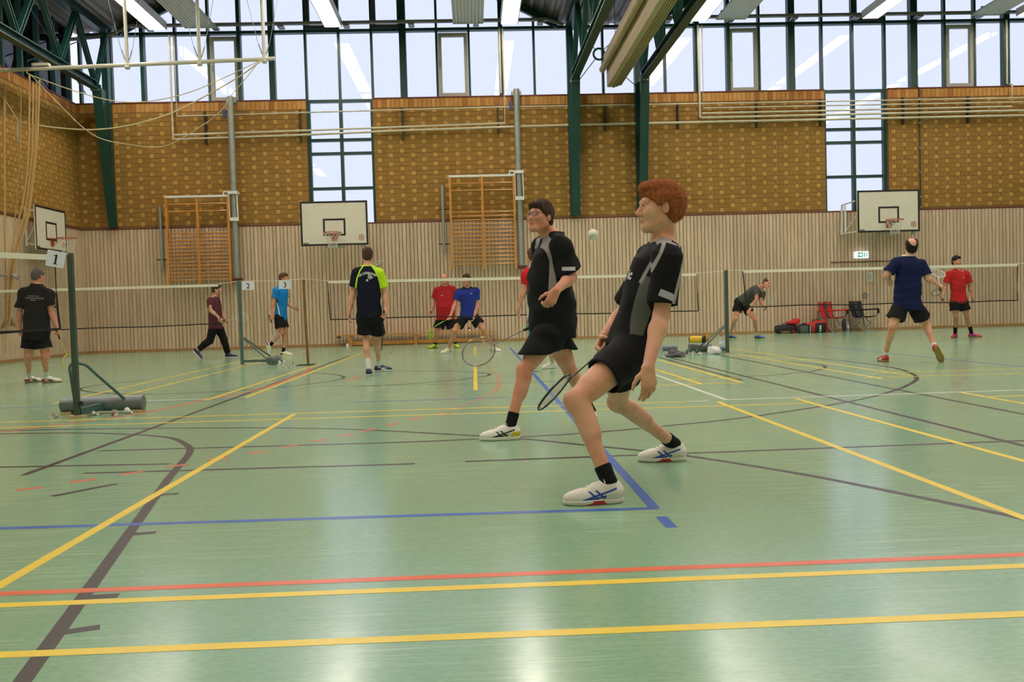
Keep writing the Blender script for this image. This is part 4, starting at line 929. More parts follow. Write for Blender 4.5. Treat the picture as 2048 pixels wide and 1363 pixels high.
def sports_bag(x, y, L, r, mt, label, seed, accents):
    t = thing('sports_bag', (x, y, 0), label, 'bag', 'sports bags by the wall')
    m = MB(); n = 16; K = 12; rg = np.random.default_rng(seed); vs = []; ph = rg.random(4)*6
    for j in range(K+1):
        u = j/K; prof = r*(1-abs(2*u-1)**5*.35)*(1+.07*math.sin(5*u+ph[0])) * (.9+.25*u)
        for i in range(n):
            a = 2*math.pi*i/n; c, s = math.cos(a), math.sin(a); k = (abs(c)**4+abs(s)**4)**-.25
            vs.append((x-L/2+L*u, y+prof*1.15*c*k*.9, max(0.004, r*.95+prof*s*k*(1+.05*math.sin(7*u+a+ph[1])))))
    m.add(vs, [(j*n+i, j*n+(i+1) % n, (j+1)*n+(i+1) % n, (j+1)*n+i) for j in range(K) for i in range(n)]+[tuple(range(n-1, -1, -1)), tuple(K*n+i for i in range(n))])
    bd = m.build('bag_body', mt, t, True)
    for nm, u0, u1, a0, a1, am in accents:   # raised panels and straps following the shell
        g = MB(); vv = []; A = 7; U = 4
        for p in range(U+1):
            for q_ in range(A+1):
                u = u0+(u1-u0)*p/U; a = a0+(a1-a0)*q_/A; j = min(K, max(0, u*K)); j0 = int(min(K-1, math.floor(j))); f = j-j0; i = (a/(2*math.pi)*n) % n; i0 = int(i); fi = i-i0
                P_ = lambda jj, ii: np.array(vs[jj*n+ii % n]); pt = (P_(j0, i0)*(1-fi)+P_(j0, i0+1)*fi)*(1-f)+(P_(j0+1, i0)*(1-fi)+P_(j0+1, i0+1)*fi)*f
                d = pt-np.array([x-L/2+L*u, y, r*.95]); d /= (np.linalg.norm(d)+1e-9); vv.append(pt+d*.012)
        g.add(vv, [(p*(A+1)+q_, p*(A+1)+q_+1, (p+1)*(A+1)+q_+1, (p+1)*(A+1)+q_) for p in range(U) for q_ in range(A)]); g.build(nm, am, t, True)
    hd = MB().tube(cpath([(x-L*.2, y-.02, r*1.8), (x-L*.1, y-.05, r*2.15), (x+L*.1, y-.05, r*2.15), (x+L*.2, y-.02, r*1.8)], 5), .012, 6).build('carry_handle', M_BLACK, t, True)
    return t
M_BAGB = mat('black_bag_nylon', (30, 28, 32), .6, bump=.3); M_BAGR = mat('red_bag_nylon', (206, 40, 36), .55, bump=.3); M_BAGT = mat('tan_bag_print', (176, 146, 104), .7, rgb2=(96, 74, 54), var=.5, vscale=18); M_BAGG = mat('olive_bag_panel', (84, 90, 78), .6)
PI = math.pi
sports_bag(W(1572, 660, 25.8)[0], 25.8, .62, .13, M_BAGB, 'black sports bag with tan print and red jacket on top', 2, (('print_panel', .2, .62, 3.5, 4.7, M_BAGT), ('white_stripe', .86, .9, 3.2, 5.6, M_WHITE), ('red_panel', .72, .85, 3.4, 5.0, M_BAGR)))
sports_bag(W(1604, 660, 25.72)[0], 25.62, .42, .125, M_BAGB, 'black and olive racket bag between the two other bags', 4, (('olive_panel', .2, .7, 2.6, 4.4, M_BAGG), ('white_stripe', .84, .9, 2.6, 5.4, M_WHITE)))
sports_bag(W(1632, 660, 25.7)[0], 25.72, .62, .165, M_BAGR, 'red and black racket bag with white lettering beside the red chair', 6, (('black_panel', .38, .86, 2.5, 5.0, M_BAGB), ('lettering_strip', .56, .64, 2.9, 4.5, M_WHITE), ('silver_panel', .08, .24, 3.2, 4.6, M_BAGT)))
tag(lump((W(1583, 645, 25.8)[0], 25.75, .25), (.19, .14, .085), mat('red_jacket_cloth', (200, 34, 32), .75), 'jacket', 8, .4), 'crumpled red jacket lying on the black sports bag', 'jacket')
tag(lump((W(1735, 660, 25.5)[0], 25.45, 0), (.07, .05, .02), M_PETLAB, 'plastic_wrapper', 9, .3), 'pale blue wrapper on the floor under the black chair', 'wrapper')
# ------------------------------------------------------------------ smooth solids meshed from distance fields (people, clothes, shoes)
f32 = np.float32
def nz(v): v = np.array(v, float); return v/(np.linalg.norm(v)+1e-12)
class Cone:                                  # round cone
    def __init__(s, a, b, ra, rb): s.a = np.array(a, f32); s.b = np.array(b, f32); s.ra, s.rb = ra, rb
    def bb(s): r = max(s.ra, s.rb); return np.minimum(s.a, s.b)-r, np.maximum(s.a, s.b)+r
    def __call__(s, P):
        ba = s.b-s.a; q = P-s.a; h = np.clip(q@ba/(ba@ba+1e-9), 0, 1)
        return np.linalg.norm(q-h[..., None]*ba, axis=-1)-(s.ra+(s.rb-s.ra)*h)
class Cap(Cone):                             # cone frustum with flat ends
    def __call__(s, P):
        ba = s.b-s.a; L = np.linalg.norm(ba); q = P-s.a; h = q@ba/(L*L); hc = np.clip(h, 0, 1)
        return np.maximum(np.linalg.norm(q-h[..., None]*ba, axis=-1)-(s.ra+(s.rb-s.ra)*hc), (np.abs(h-.5)-.5)*L)
class Ell:
    def __init__(s, c, ax, r): s.c = np.array(c, f32); s.A = np.array(ax, f32); s.r = np.array(r, f32)
    def bb(s): r = s.r.max(); return s.c-r, s.c+r
    def __call__(s, P):
        q = (P-s.c)@s.A.T; k0 = np.linalg.norm(q/s.r, axis=-1); k1 = np.linalg.norm(q/(s.r*s.r), axis=-1)+1e-6
        return k0*(k0-1)/k1
class Plane:
    def __init__(s, p, n): s.p = np.array(p, f32); s.n = np.array(nz(n), f32)
    def __call__(s, P): return (P-s.p)@s.n
class Loft:                                  # superelliptic sections along a straight spine, twisting from one right axis to another
    def __init__(s, a, b, r0, r1, st, pw=2.3): s.a = np.array(a, f32); s.b = np.array(b, f32); s.r0 = np.array(r0, f32); s.r1 = np.array(r1, f32); s.st = np.array(st, f32); s.pw = pw
    def bb(s): r = s.st[:, 1:3].max()+np.abs(s.st[:, 3]).max(); return np.minimum(s.a, s.b)-r, np.maximum(s.a, s.b)+r
    def __call__(s, P):
        ba = s.b-s.a; L = np.linalg.norm(ba); up = ba/L; q = P-s.a; t = q@up/L; tc = np.clip(t, 0, 1)
        T = s.st[:, 0]; w = np.interp(tc, T, s.st[:, 1]); d = np.interp(tc, T, s.st[:, 2]); o = np.interp(tc, T, s.st[:, 3])
        rt = s.r0*(1-tc[..., None])+s.r1*tc[..., None]; rt = rt-(rt@up)[..., None]*up; rt /= np.linalg.norm(rt, axis=-1)[..., None]
        fw = np.cross(np.broadcast_to(up, rt.shape), rt)
        x = np.sum(q*rt, -1); y = np.sum(q*fw, -1)-o
        k = (np.abs(x/w)**s.pw+np.abs(y/d)**s.pw)**(1/s.pw)
        return np.maximum((k-1)*np.minimum(w, d), (np.abs(t-.5)-.5)*L).astype(f32)
def smin(a, b, k):
    if k <= 0: return np.minimum(a, b)
    h = np.clip(.5+.5*(b-a)/k, 0, 1); return b+(a-b)*h-k*h*(1-h)
def apply_op(V, op, d, k):
    if op == 'u': return smin(V, d, k)
    if op == 's': return -smin(-V, d, k)
    return -smin(-V, -d, k)
def surface_nets(D, lo, vox):
    s = D < 0; n = np.zeros(tuple(x-1 for x in D.shape), np.uint8)
    for i in (0, 1):
        for j in (0, 1):
            for k in (0, 1): n += s[i:D.shape[0]-1+i, j:D.shape[1]-1+j, k:D.shape[2]-1+k]
    m = (n > 0) & (n < 8); idx = np.argwhere(m)
    vid = np.full(m.shape, -1, np.int32); vid[m] = np.arange(len(idx))
    co = [(i, j, k) for i in (0, 1) for j in (0, 1) for k in (0, 1)]
    val = np.stack([D[idx[:, 0]+i, idx[:, 1]+j, idx[:, 2]+k] for i, j, k in co], 1)
    acc = np.zeros((len(idx), 3)); cnt = np.zeros(len(idx))
    for a in range(8):
        for b in range(a+1, 8):
            ca, cb = np.array(co[a]), np.array(co[b])
            if np.abs(ca-cb).sum() != 1: continue
            x = (val[:, a] < 0) != (val[:, b] < 0); t = val[x, a]/(val[x, a]-val[x, b])
            acc[x] += ca+(cb-ca)*t[:, None]; cnt[x] += 1
    V = lo+(idx+acc/cnt[:, None])*vox
    Q = []
    for ax in range(3):
        o1, o2 = [(1, 2), (2, 0), (0, 1)][ax]
        sl0 = [slice(None)]*3; sl1 = [slice(None)]*3; sl0[ax] = slice(0, -1); sl1[ax] = slice(1, None)
        A, B = s[tuple(sl0)], s[tuple(sl1)]; e = np.argwhere(A != B)
        e = e[(e[:, o1] > 0) & (e[:, o2] > 0) & (e[:, o1] < D.shape[o1]-1) & (e[:, o2] < D.shape[o2]-1)]
        fl_ = A[e[:, 0], e[:, 1], e[:, 2]]
        def cell(d1, d2): q = e.copy(); q[:, o1] -= d1; q[:, o2] -= d2; return vid[q[:, 0], q[:, 1], q[:, 2]]
        q = np.stack([cell(1, 1), cell(0, 1), cell(0, 0), cell(1, 0)], 1); q[~fl_] = q[~fl_][:, ::-1]; Q.append(q)
    return V, np.concatenate(Q)
def sdf_arrays(ops, vox, disp=None, pad=0.0):
    los, his = zip(*[p.bb() for o, p, k in ops if o == 'u']); lo = np.min(los, 0)-4*vox-pad; hi = np.max(his, 0)+4*vox+pad
    B = 8; nb = np.ceil((hi-lo)/(B*vox)).astype(int); R = B*vox*.87
    ii = np.stack(np.meshgrid(*[np.arange(x) for x in nb], indexing='ij'), -1).reshape(-1, 3)
    ce = (lo+(ii+.5)*B*vox-vox*.5).astype(f32); cv = []; V = np.full(len(ce), 9., f32)
    for o, p, k in ops: d = p(ce); cv.append(d); V = apply_op(V, o, d, k)
    act = np.abs(V) < R*1.6+.012; D = np.where(V < 0, f32(-9), f32(9)).astype(f32)
    off = (np.stack(np.meshgrid(*[np.arange(B)]*3, indexing='ij'), -1).reshape(-1, 3)-(B-1)/2)*vox
    ca = ce[act]; F = np.full((len(ca), B**3), 9., f32)
    for (o, p, k), c in zip(ops, cv):
        sel = np.ones(len(ca), bool) if o == 'i' else c[act] < 2.6*R+k+.01
        if not sel.any(): continue
        pts = (ca[sel][:, None, :]+off[None]).astype(f32); F[sel] = apply_op(F[sel], o, p(pts), k)
    if disp is not None: F = F+disp((ca[:, None, :]+off[None]).astype(f32))
    full = np.empty((len(ce), B**3), f32); full[:] = D[:, None]; full[act] = F
    full = full.reshape(*nb, B, B, B).transpose(0, 3, 1, 4, 2, 5).reshape(*(nb*B))
    full[0], full[-1], full[:, 0], full[:, -1], full[:, :, 0], full[:, :, -1] = 9, 9, 9, 9, 9, 9
    return surface_nets(full, lo+vox*0, vox)
def np_mesh(name, V, Q, mats, masks=None):
    me = bpy.data.meshes.new(name); me.vertices.add(len(V)); me.vertices.foreach_set('co', V.astype(f32).ravel())
    me.loops.add(Q.size); me.loops.foreach_set('vertex_index', Q.astype(np.int32).ravel()); me.polygons.add(len(Q))
    me.polygons.foreach_set('loop_start', (np.arange(len(Q))*4).astype(np.int32)); me.polygons.foreach_set('use_smooth', np.ones(len(Q), bool))
    for m in mats: me.materials.append(m)
    me.update(calc_edges=True)
    for i, v in enumerate(masks or ()):
        at = me.attributes.new('m%d' % (i+1), 'FLOAT', 'POINT'); at.data.foreach_set('value', np.clip(v, -.03, .03).astype(f32))
    return me
def solid(name, ops, vox, mats, parent, paint=None, disp=None):
    V, Q = sdf_arrays(ops, vox, disp)
    return link(name, np_mesh(name, V, Q, mats if isinstance(mats, (list, tuple)) else [mats], paint(V) if paint is not None else None), parent), (V, Q)
def AND(*a): return np.minimum.reduce(a)
def OR(*a): return np.maximum.reduce(a)
def folds(seed, amp, freq=14, aniso=(1, 1, 1.6)):
    rg = np.random.default_rng(seed); K = (rg.normal(size=(6, 3))*freq*np.array(aniso)).astype(f32); ph = rg.random(6)*6.28
    def f(P):
        v = np.zeros(P.shape[:-1], f32)
        for k, p in zip(K, ph): v += np.sin(P@k+f32(p)).astype(f32)
        return v*f32(amp/2.4)
    return f

# ------------------------------------------------------------------ people
def skin_mat(nm, rgb):
    r, g, b = rgb
    return mat('skin_'+nm, rgb, rough=.5, spec=.35, rgb2=(int(r*.93), int(g*.82), int(b*.78)), var=.1, vscale=11, sub=.12, masks=[((int(r*.86), int(g*.68), int(b*.66)), .004)])
M_EYE = mat('eye_white', (222, 216, 208), .25); M_IRIS = mat('eye_dark', (40, 34, 30), .2)
SHOE_SOLE = mat('white_rubber_sole', (224, 220, 212), .5)
def hand_ops(ops, w, a, n, t, pose, s, grip_r=.016):
    a, n, t = nz(a), nz(n), nz(t); w = np.array(w)
    curl = {'relax': (22, 28, 18), 'grip': (58, 80, 55), 'open': (8, 12, 10), 'half': (42, 55, 35)}[pose]
    ln = [(.043, .026, .021), (.047, .030, .022), (.043, .028, .022), (.034, .021, .019)]
    for i, (o, fw) in enumerate(((.031, .088), (.011, .093), (-.009, .089), (-.028, .079))):
        b0 = w+(a*.008+t*o*.55)*s; k = w+(a*fw+t*o-n*.002)*s
        ops.append(('u', Cone(b0, k, .0165*s, .0125*s), .016*s))
        p = k; ang = 0; sp = o*2.2
        for j in range(3):
            ang += math.radians(curl[j]*(1+.10*i if pose == 'relax' else 1)); d = nz(a*math.cos(ang)+n*math.sin(ang)+t*sp*(.5 if pose != 'grip' else .1)*math.cos(ang)); q = p+d*ln[i][j]*s
            ops.append(('u', Cone(p, q, (.0095-.0009*j-.0006*(i == 3))*s, (.0090-.0009*j-.0006*(i == 3))*s), .004*s)); p = q
    b0 = w+(a*.022+t*.018+n*.004)*s
    if pose == 'grip': ds = (nz(a*.45+t*.75+n*.55), nz(a*.35+t*.35+n*.85), nz(a*.2-t*.25+n*.9))
    else: ds = (nz(a*.62+t*.70+n*.25), nz(a*.8+t*.45+n*.3), nz(a*.92+t*.22+n*.25))
    p = b0
    for d, l, r in zip(ds, (.044, .033, .027), (.0150, .0112, .0095)):
        q = p+d*l*s; ops.append(('u', Cone(p, q, r*s, r*.86*s), .006*s)); p = q
def shoe(parent, H, d, up, L, base, sole, accent, lace, vox, seed=0, accent2=None, label=None):
    """H = heel on the ground, d = towards the toe, up = away from the sole"""
    H = np.array(H, float); d = nz(d); up = np.array(up, float); up = nz(up-d*(up@d)); sd = np.cross(up, d); k = L/.29
    q = lambda x, y, z: H+(d*x+sd*y+up*z)*k
    A = np.stack([d, sd, up])
    ops = [('u', Cone(q(.035, 0, .050), q(.12, 0, .052), .040*k, .041*k), 0), ('u', Cone(q(.10, 0, .050), q(.20, .003, .036), .044*k, .036*k), .02), ('u', Ell(q(.205, .004, .030), A, (.085*k, .047*k, .040*k)), .02),
           ('u', Cone(q(.020, 0, .062), q(.022, 0, .088), .024*k, .014*k), .02), ('u', Cone(q(.10, 0, .078), q(.135, 0, .066), .030*k, .030*k), .02), ('u', Cap(q(.062, 0, .05), q(.066, 0, .096), .046*k, .042*k), .015),
           ('s', Cap(q(.062, 0, .074), q(.066, 0, .14), .032*k, .040*k), .006), ('i', Plane(q(0, 0, .012), -up), .002)]
    def paint(V):
        x = ((V-H)@d)/k; z = ((V-H)@up)/k; y = ((V-H)@sd)/k; s_ = np.abs(y)-.016
        a1 = AND(s_, .0052-np.abs(z-(.024+.33*(.20-x))*.96), x-.035, .205-x); a2 = AND(s_, .0048-np.abs(z-(.022+.22*(.175-x))), x-.085, .185-x)
        b1 = AND(s_, .0065-np.abs(z-(.024+.95*(x-.125))), z-.024, .066-z); b2 = AND(s_, .0065-np.abs(z-(.028+.95*(x-.092))), z-.028, .070-z)
        return [OR(a1, a2, b1, b2), AND(.062-x-.5*(z-.03), z-.028, .062-z) if accent2 else np.full(len(V), -1.)]
    base = mat('upper_%s_%s_%s' % (base.name, accent.name, accent2.name if accent2 else ''), base['rgb'], .5, masks=[(accent['rgb'], .0008), ((accent2 or accent)['rgb'], .0008)])
    o, _ = solid('shoe', ops, vox, [base], parent, paint)
    so = [('u', Ell(q(.060, 0, .016), A, (.066*k, .040*k, .03*k)), 0), ('u', Ell(q(.20, .003, .016), A, (.092*k, .051*k, .03*k)), .05), ('u', Cone(q(.05, 0, .014), q(.2, .002, .014), .034*k, .04*k), .02), ('i', Plane(q(0, 0, .026), up), .004), ('i', Plane(q(0, 0, .001), -up), .003)]
    sl, _ = solid('sole', so, vox, [sole], parent); sl.parent = o; sl.matrix_parent_inverse = Matrix()
    m = MB()
    for i in range(4):
        x = .105+.022*i; z = .104-.20*(x-.105)/1.0*1.6; m.tube([q(x, -.026, z-.012), q(x+.004, 0, z+.006), q(x, .026, z-.012)], .0035*k, 5)
    m.tube([q(.105, .0, .108), q(.092, -.02, .118), q(.085, -.035, .105)], .003*k, 5); m.tube([q(.105, 0, .108), q(.095, .022, .12), q(.09, .036, .10)], .003*k, 5)
    l = m.build('lace', lace, parent, True); l.parent = o; l.matrix_parent_inverse = Matrix()
    return o
def person(label, j, look, cl, s=1.0, fat=0.0, vox=.008, cvox=.009, hairstyle='short', hands=('relax', 'relax'), racket=None, group=None, hipdir=None, feet=None, mirror=False):
    """j: joints in metres (pel, neck, head, shL.., elL.., wrL.., knL..), look: way the face points, cl: colours and clothes"""
    J = {k: np.array(v, float) for k, v in j.items()}
    pel, neck, head = J['pel'], J['neck'], J['head']
    up = nz(neck-pel); rt = J['shR']-J['shL']; rt = nz(rt-up*(rt@up)); rh = rt if hipdir is None else nz(np.array(hipdir)-up*(np.array(hipdir)@up)); fw = nz(np.cross(up, rt))
    hip = {'L': pel-rh*.088*s-up*.03, 'R': pel+rh*.088*s-up*.03}
    base = np.array([pel[0], pel[1], 0])
    t = thing('person', base, label, 'person', group)
    skin = cl['skin']; near = vox < .006
    # feet first: they fix the ankles
    ank, fdir, fup = {}, {}, {}
    for S_ in 'LR':
        H, T, upv = feet[S_]; d = nz(np.array(T)-np.array(H)); upv = nz(np.array(upv)-d*(np.array(upv)@d)); fdir[S_] = d; fup[S_] = upv
        ank[S_] = np.array(H)+(d*.064+upv*.098)*s
    # ---- body
    ops = []
    g = fat
    st = [(0, .10, .08, -.005), (.15, .158+.3*g, .108+.3*g, -.01), (.38, .134+.55*g, .094+.6*g, .0+.35*g), (.60, .148+.3*g, .104+.3*g, .006+.15*g), (.80, .158+.1*g, .108, .0), (.92, .115, .08, -.012), (1, .06, .055, -.012)]
    st = [(a, b*s, c*s, d*s) for a, b, c, d in st]
    cr = pel-up*.10*s
    ops.append(('u', Loft(cr, neck, rh, rt, st), 0))
    for S_ in 'LR':
        sh, el, wr = J['sh'+S_], J['el'+S_], J['wr'+S_]; kn = J['kn'+S_]; an = ank[S_]; hp = hip[S_]
        ops += [('u', Cone(neck-up*.035*s, sh, .048*s, .050*s), .04), ('u', Cone(sh, el, (.053+.1*g)*s, .039*s), .03), ('u', Cone(sh+(el-sh)*.35, sh+(el-sh)*.62, .048*s, .046*s), .02)]
        fa = wr-el
        ops += [('u', Cone(el, el+fa*.3, .039*s, .043*s), .02), ('u', Cone(el+fa*.25, wr, .043*s, .0265*s), .02)]
        ops += [('u', Cone(hp, kn, (.083+.15*g)*s, .053*s), .04), ('u', Cone(hp+(kn-hp)*.3+fdir[S_]*.012, hp+(kn-hp)*.7+fdir[S_]*.012, .072*s, .062*s), .03), ('u', Cone(kn+fdir[S_]*.018*s, kn+fdir[S_]*.014*s+(an-kn)*.06, .038*s, .038*s), .03)]
        sn = an-kn; bk = -nz(fdir[S_]-nz(sn)*(fdir[S_]@nz(sn)))
        ops += [('u', Cone(kn, an, .047*s, .033*s), .03), ('u', Cone(kn+sn*.16+bk*.018*s, kn+sn*.42+bk*.016*s, .044*s, .040*s), .03), ('u', Cone(an, an-fup[S_]*.05*s+fdir[S_]*.05*s, .034*s, .03*s), .02)]
    # hands
    for i, S_ in enumerate('LR'):
        el, wr = J['el'+S_], J['wr'+S_]; fa = nz(wr-el); med = nz(pel+up*.2-wr)
        hv = (cl.get('hand') or {}).get(S_); a = fa if hv is None else nz(hv)
        pose = hands[i]
        if racket and racket['hand'] == S_:
            rd = nz(racket['dir']); a2 = nz(a-rd*(a@rd)*.75); n_ = np.cross(a2, rd); n_ = nz(n_)
            pn = racket.get('palm'); sg = np.sign(n_@(np.array(pn) if pn is not None else med)) or 1; n_ = n_*sg
            tt = nz(rd-a2*(rd@a2)); hand_ops(ops, wr, a2, n_, tt, 'grip', s)
            racket['pos'] = wr+(a2*.082+n_*.030)*s
        else:
            tv = (cl.get('thumb') or {}).get(S_); tt = np.array(tv, float) if tv is not None else fw*1.0; tt = nz(tt-a*(tt@a)); n_ = np.cross(a, tt); n_ = n_*(np.sign(n_@med) or 1)
            hand_ops(ops, wr, a, n_, tt, pose, s)
    # head
    hs = cl.get('hs', 1.0)*s; f = nz(look['f']); r0 = np.cross(f, np.array(look.get('u', (0, 0, 1.)))); r = nz(r0); u = nz(np.cross(r, f)); A = np.stack([f, r, u])
    hq = lambda x, y, z: head+(f*x+r*y+u*z)*hs
    nb = neck-up*.03*s
    ops += [('u', Cone(nb, hq(-.022, 0, -.055), (.060+.12*g)*s, .054*hs+.05*g), .03)]
    ops += [('u', Ell(hq(-.014, 0, .030), A, (.098*hs, .076*hs, .088*hs)), .02), ('u', Ell(hq(.028, 0, -.035), A, (.066*hs, (.060+.1*g)*hs, .083*hs)), .035),
            ('u', Cone(hq(.078, -.010, -.098), hq(.078, .010, -.098), .020*hs, .020*hs), .025),
            ('u', Cone(hq(.088, 0, .016), hq(.113, 0, -.026), .0095*hs, .0125*hs), .010), ('u', Cone(hq(.100, -.012, -.033), hq(.100, .012, -.033), .0095*hs, .0095*hs), .006),
            ('u', Cone(hq(.079, -.042, .031), hq(.079, .042, .031), .013*hs, .013*hs), .016)]
    for sg in (-1, 1):
        ops += [('u', Cone(hq(.0, sg*.052, -.062), hq(.066, sg*.016, -.098), (.023+.08*g)*hs, .020*hs), .025), ('u', Cone(hq(.060, sg*.042, -.022), hq(.052, sg*.044, -.034), (.026+.06*g)*hs, .024*hs), .025),
                ('s', Cone(hq(.104, sg*.026, .010), hq(.098, sg*.042, .009), .0135*hs, .012*hs), .014)]
        ops += [('u', Ell(hq(-.010, sg*.080, -.006), np.stack([nz(f*.95+r*sg*-.25), nz(r*.95+f*sg*.25), u]), (.019*hs, .0085*hs, .032*hs)), .006), ('s', Cone(hq(-.003, sg*.090, -.004), hq(-.006, sg*.090, .008), .0065*hs, .006*hs), .006)]
    for sg in (-1, 1):                       # eyelids
        ops += [('u', Cone(hq(.0885, sg*.021, .0200), hq(.080, sg*.046, .0185), .0068*hs, .0058*hs), .005), ('u', Cone(hq(.0875, sg*.021, .0010), hq(.080, sg*.046, .0020), .0058*hs, .0052*hs), .006)]
    ops += [('u', Cone(hq(.093, -.018, -.0585), hq(.093, .018, -.0585), .0075*hs, .0075*hs), .007), ('u', Cone(hq(.091, -.016, -.071), hq(.091, .016, -.071), .0085*hs, .0085*hs), .006), ('s', Cone(hq(.105, -.022, -.065), hq(.105, .022, -.065), .005*hs, .005*hs), .004)]
    def paint(V):
        q = (V-head)@A.T/hs
        return [AND(q[:, 0]-.076, .022-np.abs(q[:, 1]), .0105-.16*np.abs(q[:, 1])-np.abs(q[:, 2]+.0655))]
    body, _ = solid('body', ops, vox, [skin], t, paint)
    for sg in (-1, 1):
        m = MB().ball((0, 0, 0), .0118*hs, 12, 8); c = hq(.0805, sg*.033, .0105)
        m.v = [tuple(c+(f*v[2]+r*v[0]+u*v[1])) for v in m.v]; m.mi = [1 if np.mean([((np.array(m.v[i])-c)@f) for i in fc]) > .0090*hs else 0 for fc in m.f]
        m.build('eye', [M_EYE, M_IRIS], t, True)
        m = MB().tube([hq(.0905, sg*.015, .036), hq(.0900, sg*.032, .0392), hq(.0770, sg*.050, .036)], [.0026*hs, .0034*hs, .0020*hs], 6); m.build('eyebrow', cl['brow'] if 'brow' in cl else cl['hair'], t, True)
    # hair
    th = dict(short=.013, full=.018, buzz=.004, ring=.010, thin=.006, none=0)[hairstyle]
    if th:
        ho = [('u', Ell(hq(-.018, 0, .036), A, ((.099+th)*hs, (.077+th*.8)*hs, (.088+th*1.3)*hs)), 0), ('u', Ell(hq(-.050, 0, -.020), A, ((.062+th)*hs, (.066+th*.6)*hs, .070*hs)), .02)]
        if hairstyle == 'full': ho += [('u', Ell(hq(.048, 0, .098), A, (.055*hs, .066*hs, .034*hs)), .02), ('u', Ell(hq(-.065, 0, .03), A, (.062*hs, .07*hs, .08*hs)), .03)]
        if hairstyle == 'short': ho += [('u', Ell(hq(.058, 0, .086), A, (.038*hs, .060*hs, .028*hs)), .02)]
        hl = dict(short=.062, full=.068, buzz=.070, ring=.02, thin=.086)[hairstyle]
        ho += [('s', Ell(hq(.135, 0, hl-.115), A, (.115*hs, .12*hs, .115*hs)), .008), ('i', Plane(hq(.014, 0, -.012), f*.72-u*.69), .012), ('i', Plane(hq(0, 0, -.10 if hairstyle == 'full' else -.082), -u), .01)]
        for sg in (-1, 1): ho += [('s', Ell(hq(-.006, sg*.088, -.016), A, (.022*hs, .03*hs, .036*hs)), .006)]
        if hairstyle == 'ring': ho += [('s', Ell(hq(.0, 0, .135), A, (.155*hs, .058*hs, .095*hs)), .01), ('s', Ell(hq(-.075, 0, .085), A, (.06*hs, .045*hs, .055*hs)), .01)]
        if hairstyle == 'thin': ho += [('s', Ell(hq(.06, 0, .13), A, (.11*hs, .07*hs, .06*hs)), .02)]
        ho_, (HV, HQ) = solid('hair', ho, max(vox*.9, .004), [cl['hair']], t, None, folds(3, .003 if hairstyle != 'full' else .004, 60, (1, 1, .5)))
        if near:                             # loose locks give the outline its fuzz
            nn = np.empty(len(HV)*3, f32); ho_.data.vertices.foreach_get('normal', nn); nn = nn.reshape(-1, 3).astype(float); rg = np.random.default_rng(17); K = 4200
            ix = rg.choice(len(HV), K); p0 = HV[ix]; n0 = nn[ix]; q = (p0-head)@A.T/hs
            L_ = (.014 if hairstyle == 'full' else .010)*(.7+.6*rg.random(K))[:, None]*hs
            cm = -f[None]*.7+u[None]*(np.where(q[:, 2] > .07, .35, -.8)+np.where(q[:, 0] > .04, .5, 0))[:, None]+rg.normal(size=(K, 3))*.28
            cm = cm-n0*np.sum(cm*n0, 1)[:, None]; cm /= np.linalg.norm(cm, axis=1)[:, None]
            a0 = p0-n0*.002; a1 = p0+n0*L_*.22+cm*L_*.45; a2 = p0+n0*L_*.30+cm*L_*1.05; w = np.cross(cm, n0)*.00085
            Vs = np.stack([a0+w, a0-w, a1+w, a1-w, a2+w*.3, a2-w*.3], 1).reshape(-1, 3); b0 = (np.arange(K)*6)[:, None]
            Qs = np.concatenate([b0+np.array([[0, 1, 3, 2]]), b0+np.array([[2, 3, 5, 4]])])
            hs_ = link('hair_locks', np_mesh('hair_locks', Vs, Qs, [cl['hair']]), t); hs_['kind'] = 'stuff'; hs_.parent = ho_; hs_.matrix_parent_inverse = Matrix()
    if cl.get('glasses'):
        g_ = MB()
        for sg in (-1, 1):
            rim = [hq(.108-.012*abs(math.cos(a))*(1 if math.cos(a)*sg > 0 else .2), sg*.034+.026*math.cos(a), .008+.017*math.sin(a)) for a in np.linspace(0, 2*math.pi, 21)]
            g_.tube(rim, .0020*hs, 6, False); g_.tube([hq(.098, sg*.060, .013), hq(.085, sg*.073, .014), hq(-.004, sg*.083, .012), hq(-.02, sg*.083, -.004)], .0020*hs, 6)
        g_.tube([hq(.109, -.009, .011), hq(.114, 0, .014), hq(.109, .009, .011)], .0018*hs, 6)
        gl = g_.build('glasses', mat('dark_metal_frame', (64, 48, 48), .3, metal=.6), t, True)
        for sg in (-1, 1):
            m = MB(); n = 16; m.add([hq(.107-.012*abs(math.cos(a))*(1 if math.cos(a)*sg > 0 else .2), sg*.034+.0255*math.cos(a), .008+.0165*math.sin(a)) for a in np.arange(n)*2*math.pi/n], [tuple(range(n))])
            lens = m.build('lens', mat('glass_lens', (230, 235, 240), .05, alpha=.12), t); lens.parent = gl; lens.matrix_parent_inverse = Matrix()
    # ---- clothes
    sc_ = cl['shirt']; sl = cl.get('sleeve', .62); hem = cl.get('hem', .02); lo_ = cl.get('loose', 0.)
    ss = [(0, .178+.32*g+lo_, .128+.34*g+lo_, -.005+.12*g), (.15, .178+.34*g+lo_, .126+.36*g+lo_, .0+.15*g), (.38, .160+.56*g+lo_, .118+.62*g+lo_, .0+.35*g), (.60, .168+.3*g+lo_*.5, .124+.3*g+lo_*.5, .006+.15*g), (.80, .174+.1*g, .124, .0), (.90, .142, .098, -.01), (.985, .084, .076, -.016)]
    ss = [(a, b*s, c*s, d*s) for a, b, c, d in cl.get('ss', ss)]
    hm = cr+(neck-cr)*hem
    s0 = [(max(0, (a-hem)/(1-hem)), b, c, d) for a, b, c, d in ss]; s0 = [x for i, x in enumerate(s0) if i == len(s0)-1 or s0[i+1][0] > 0]
    ops = []; fl2 = cl.get('flare', 0)
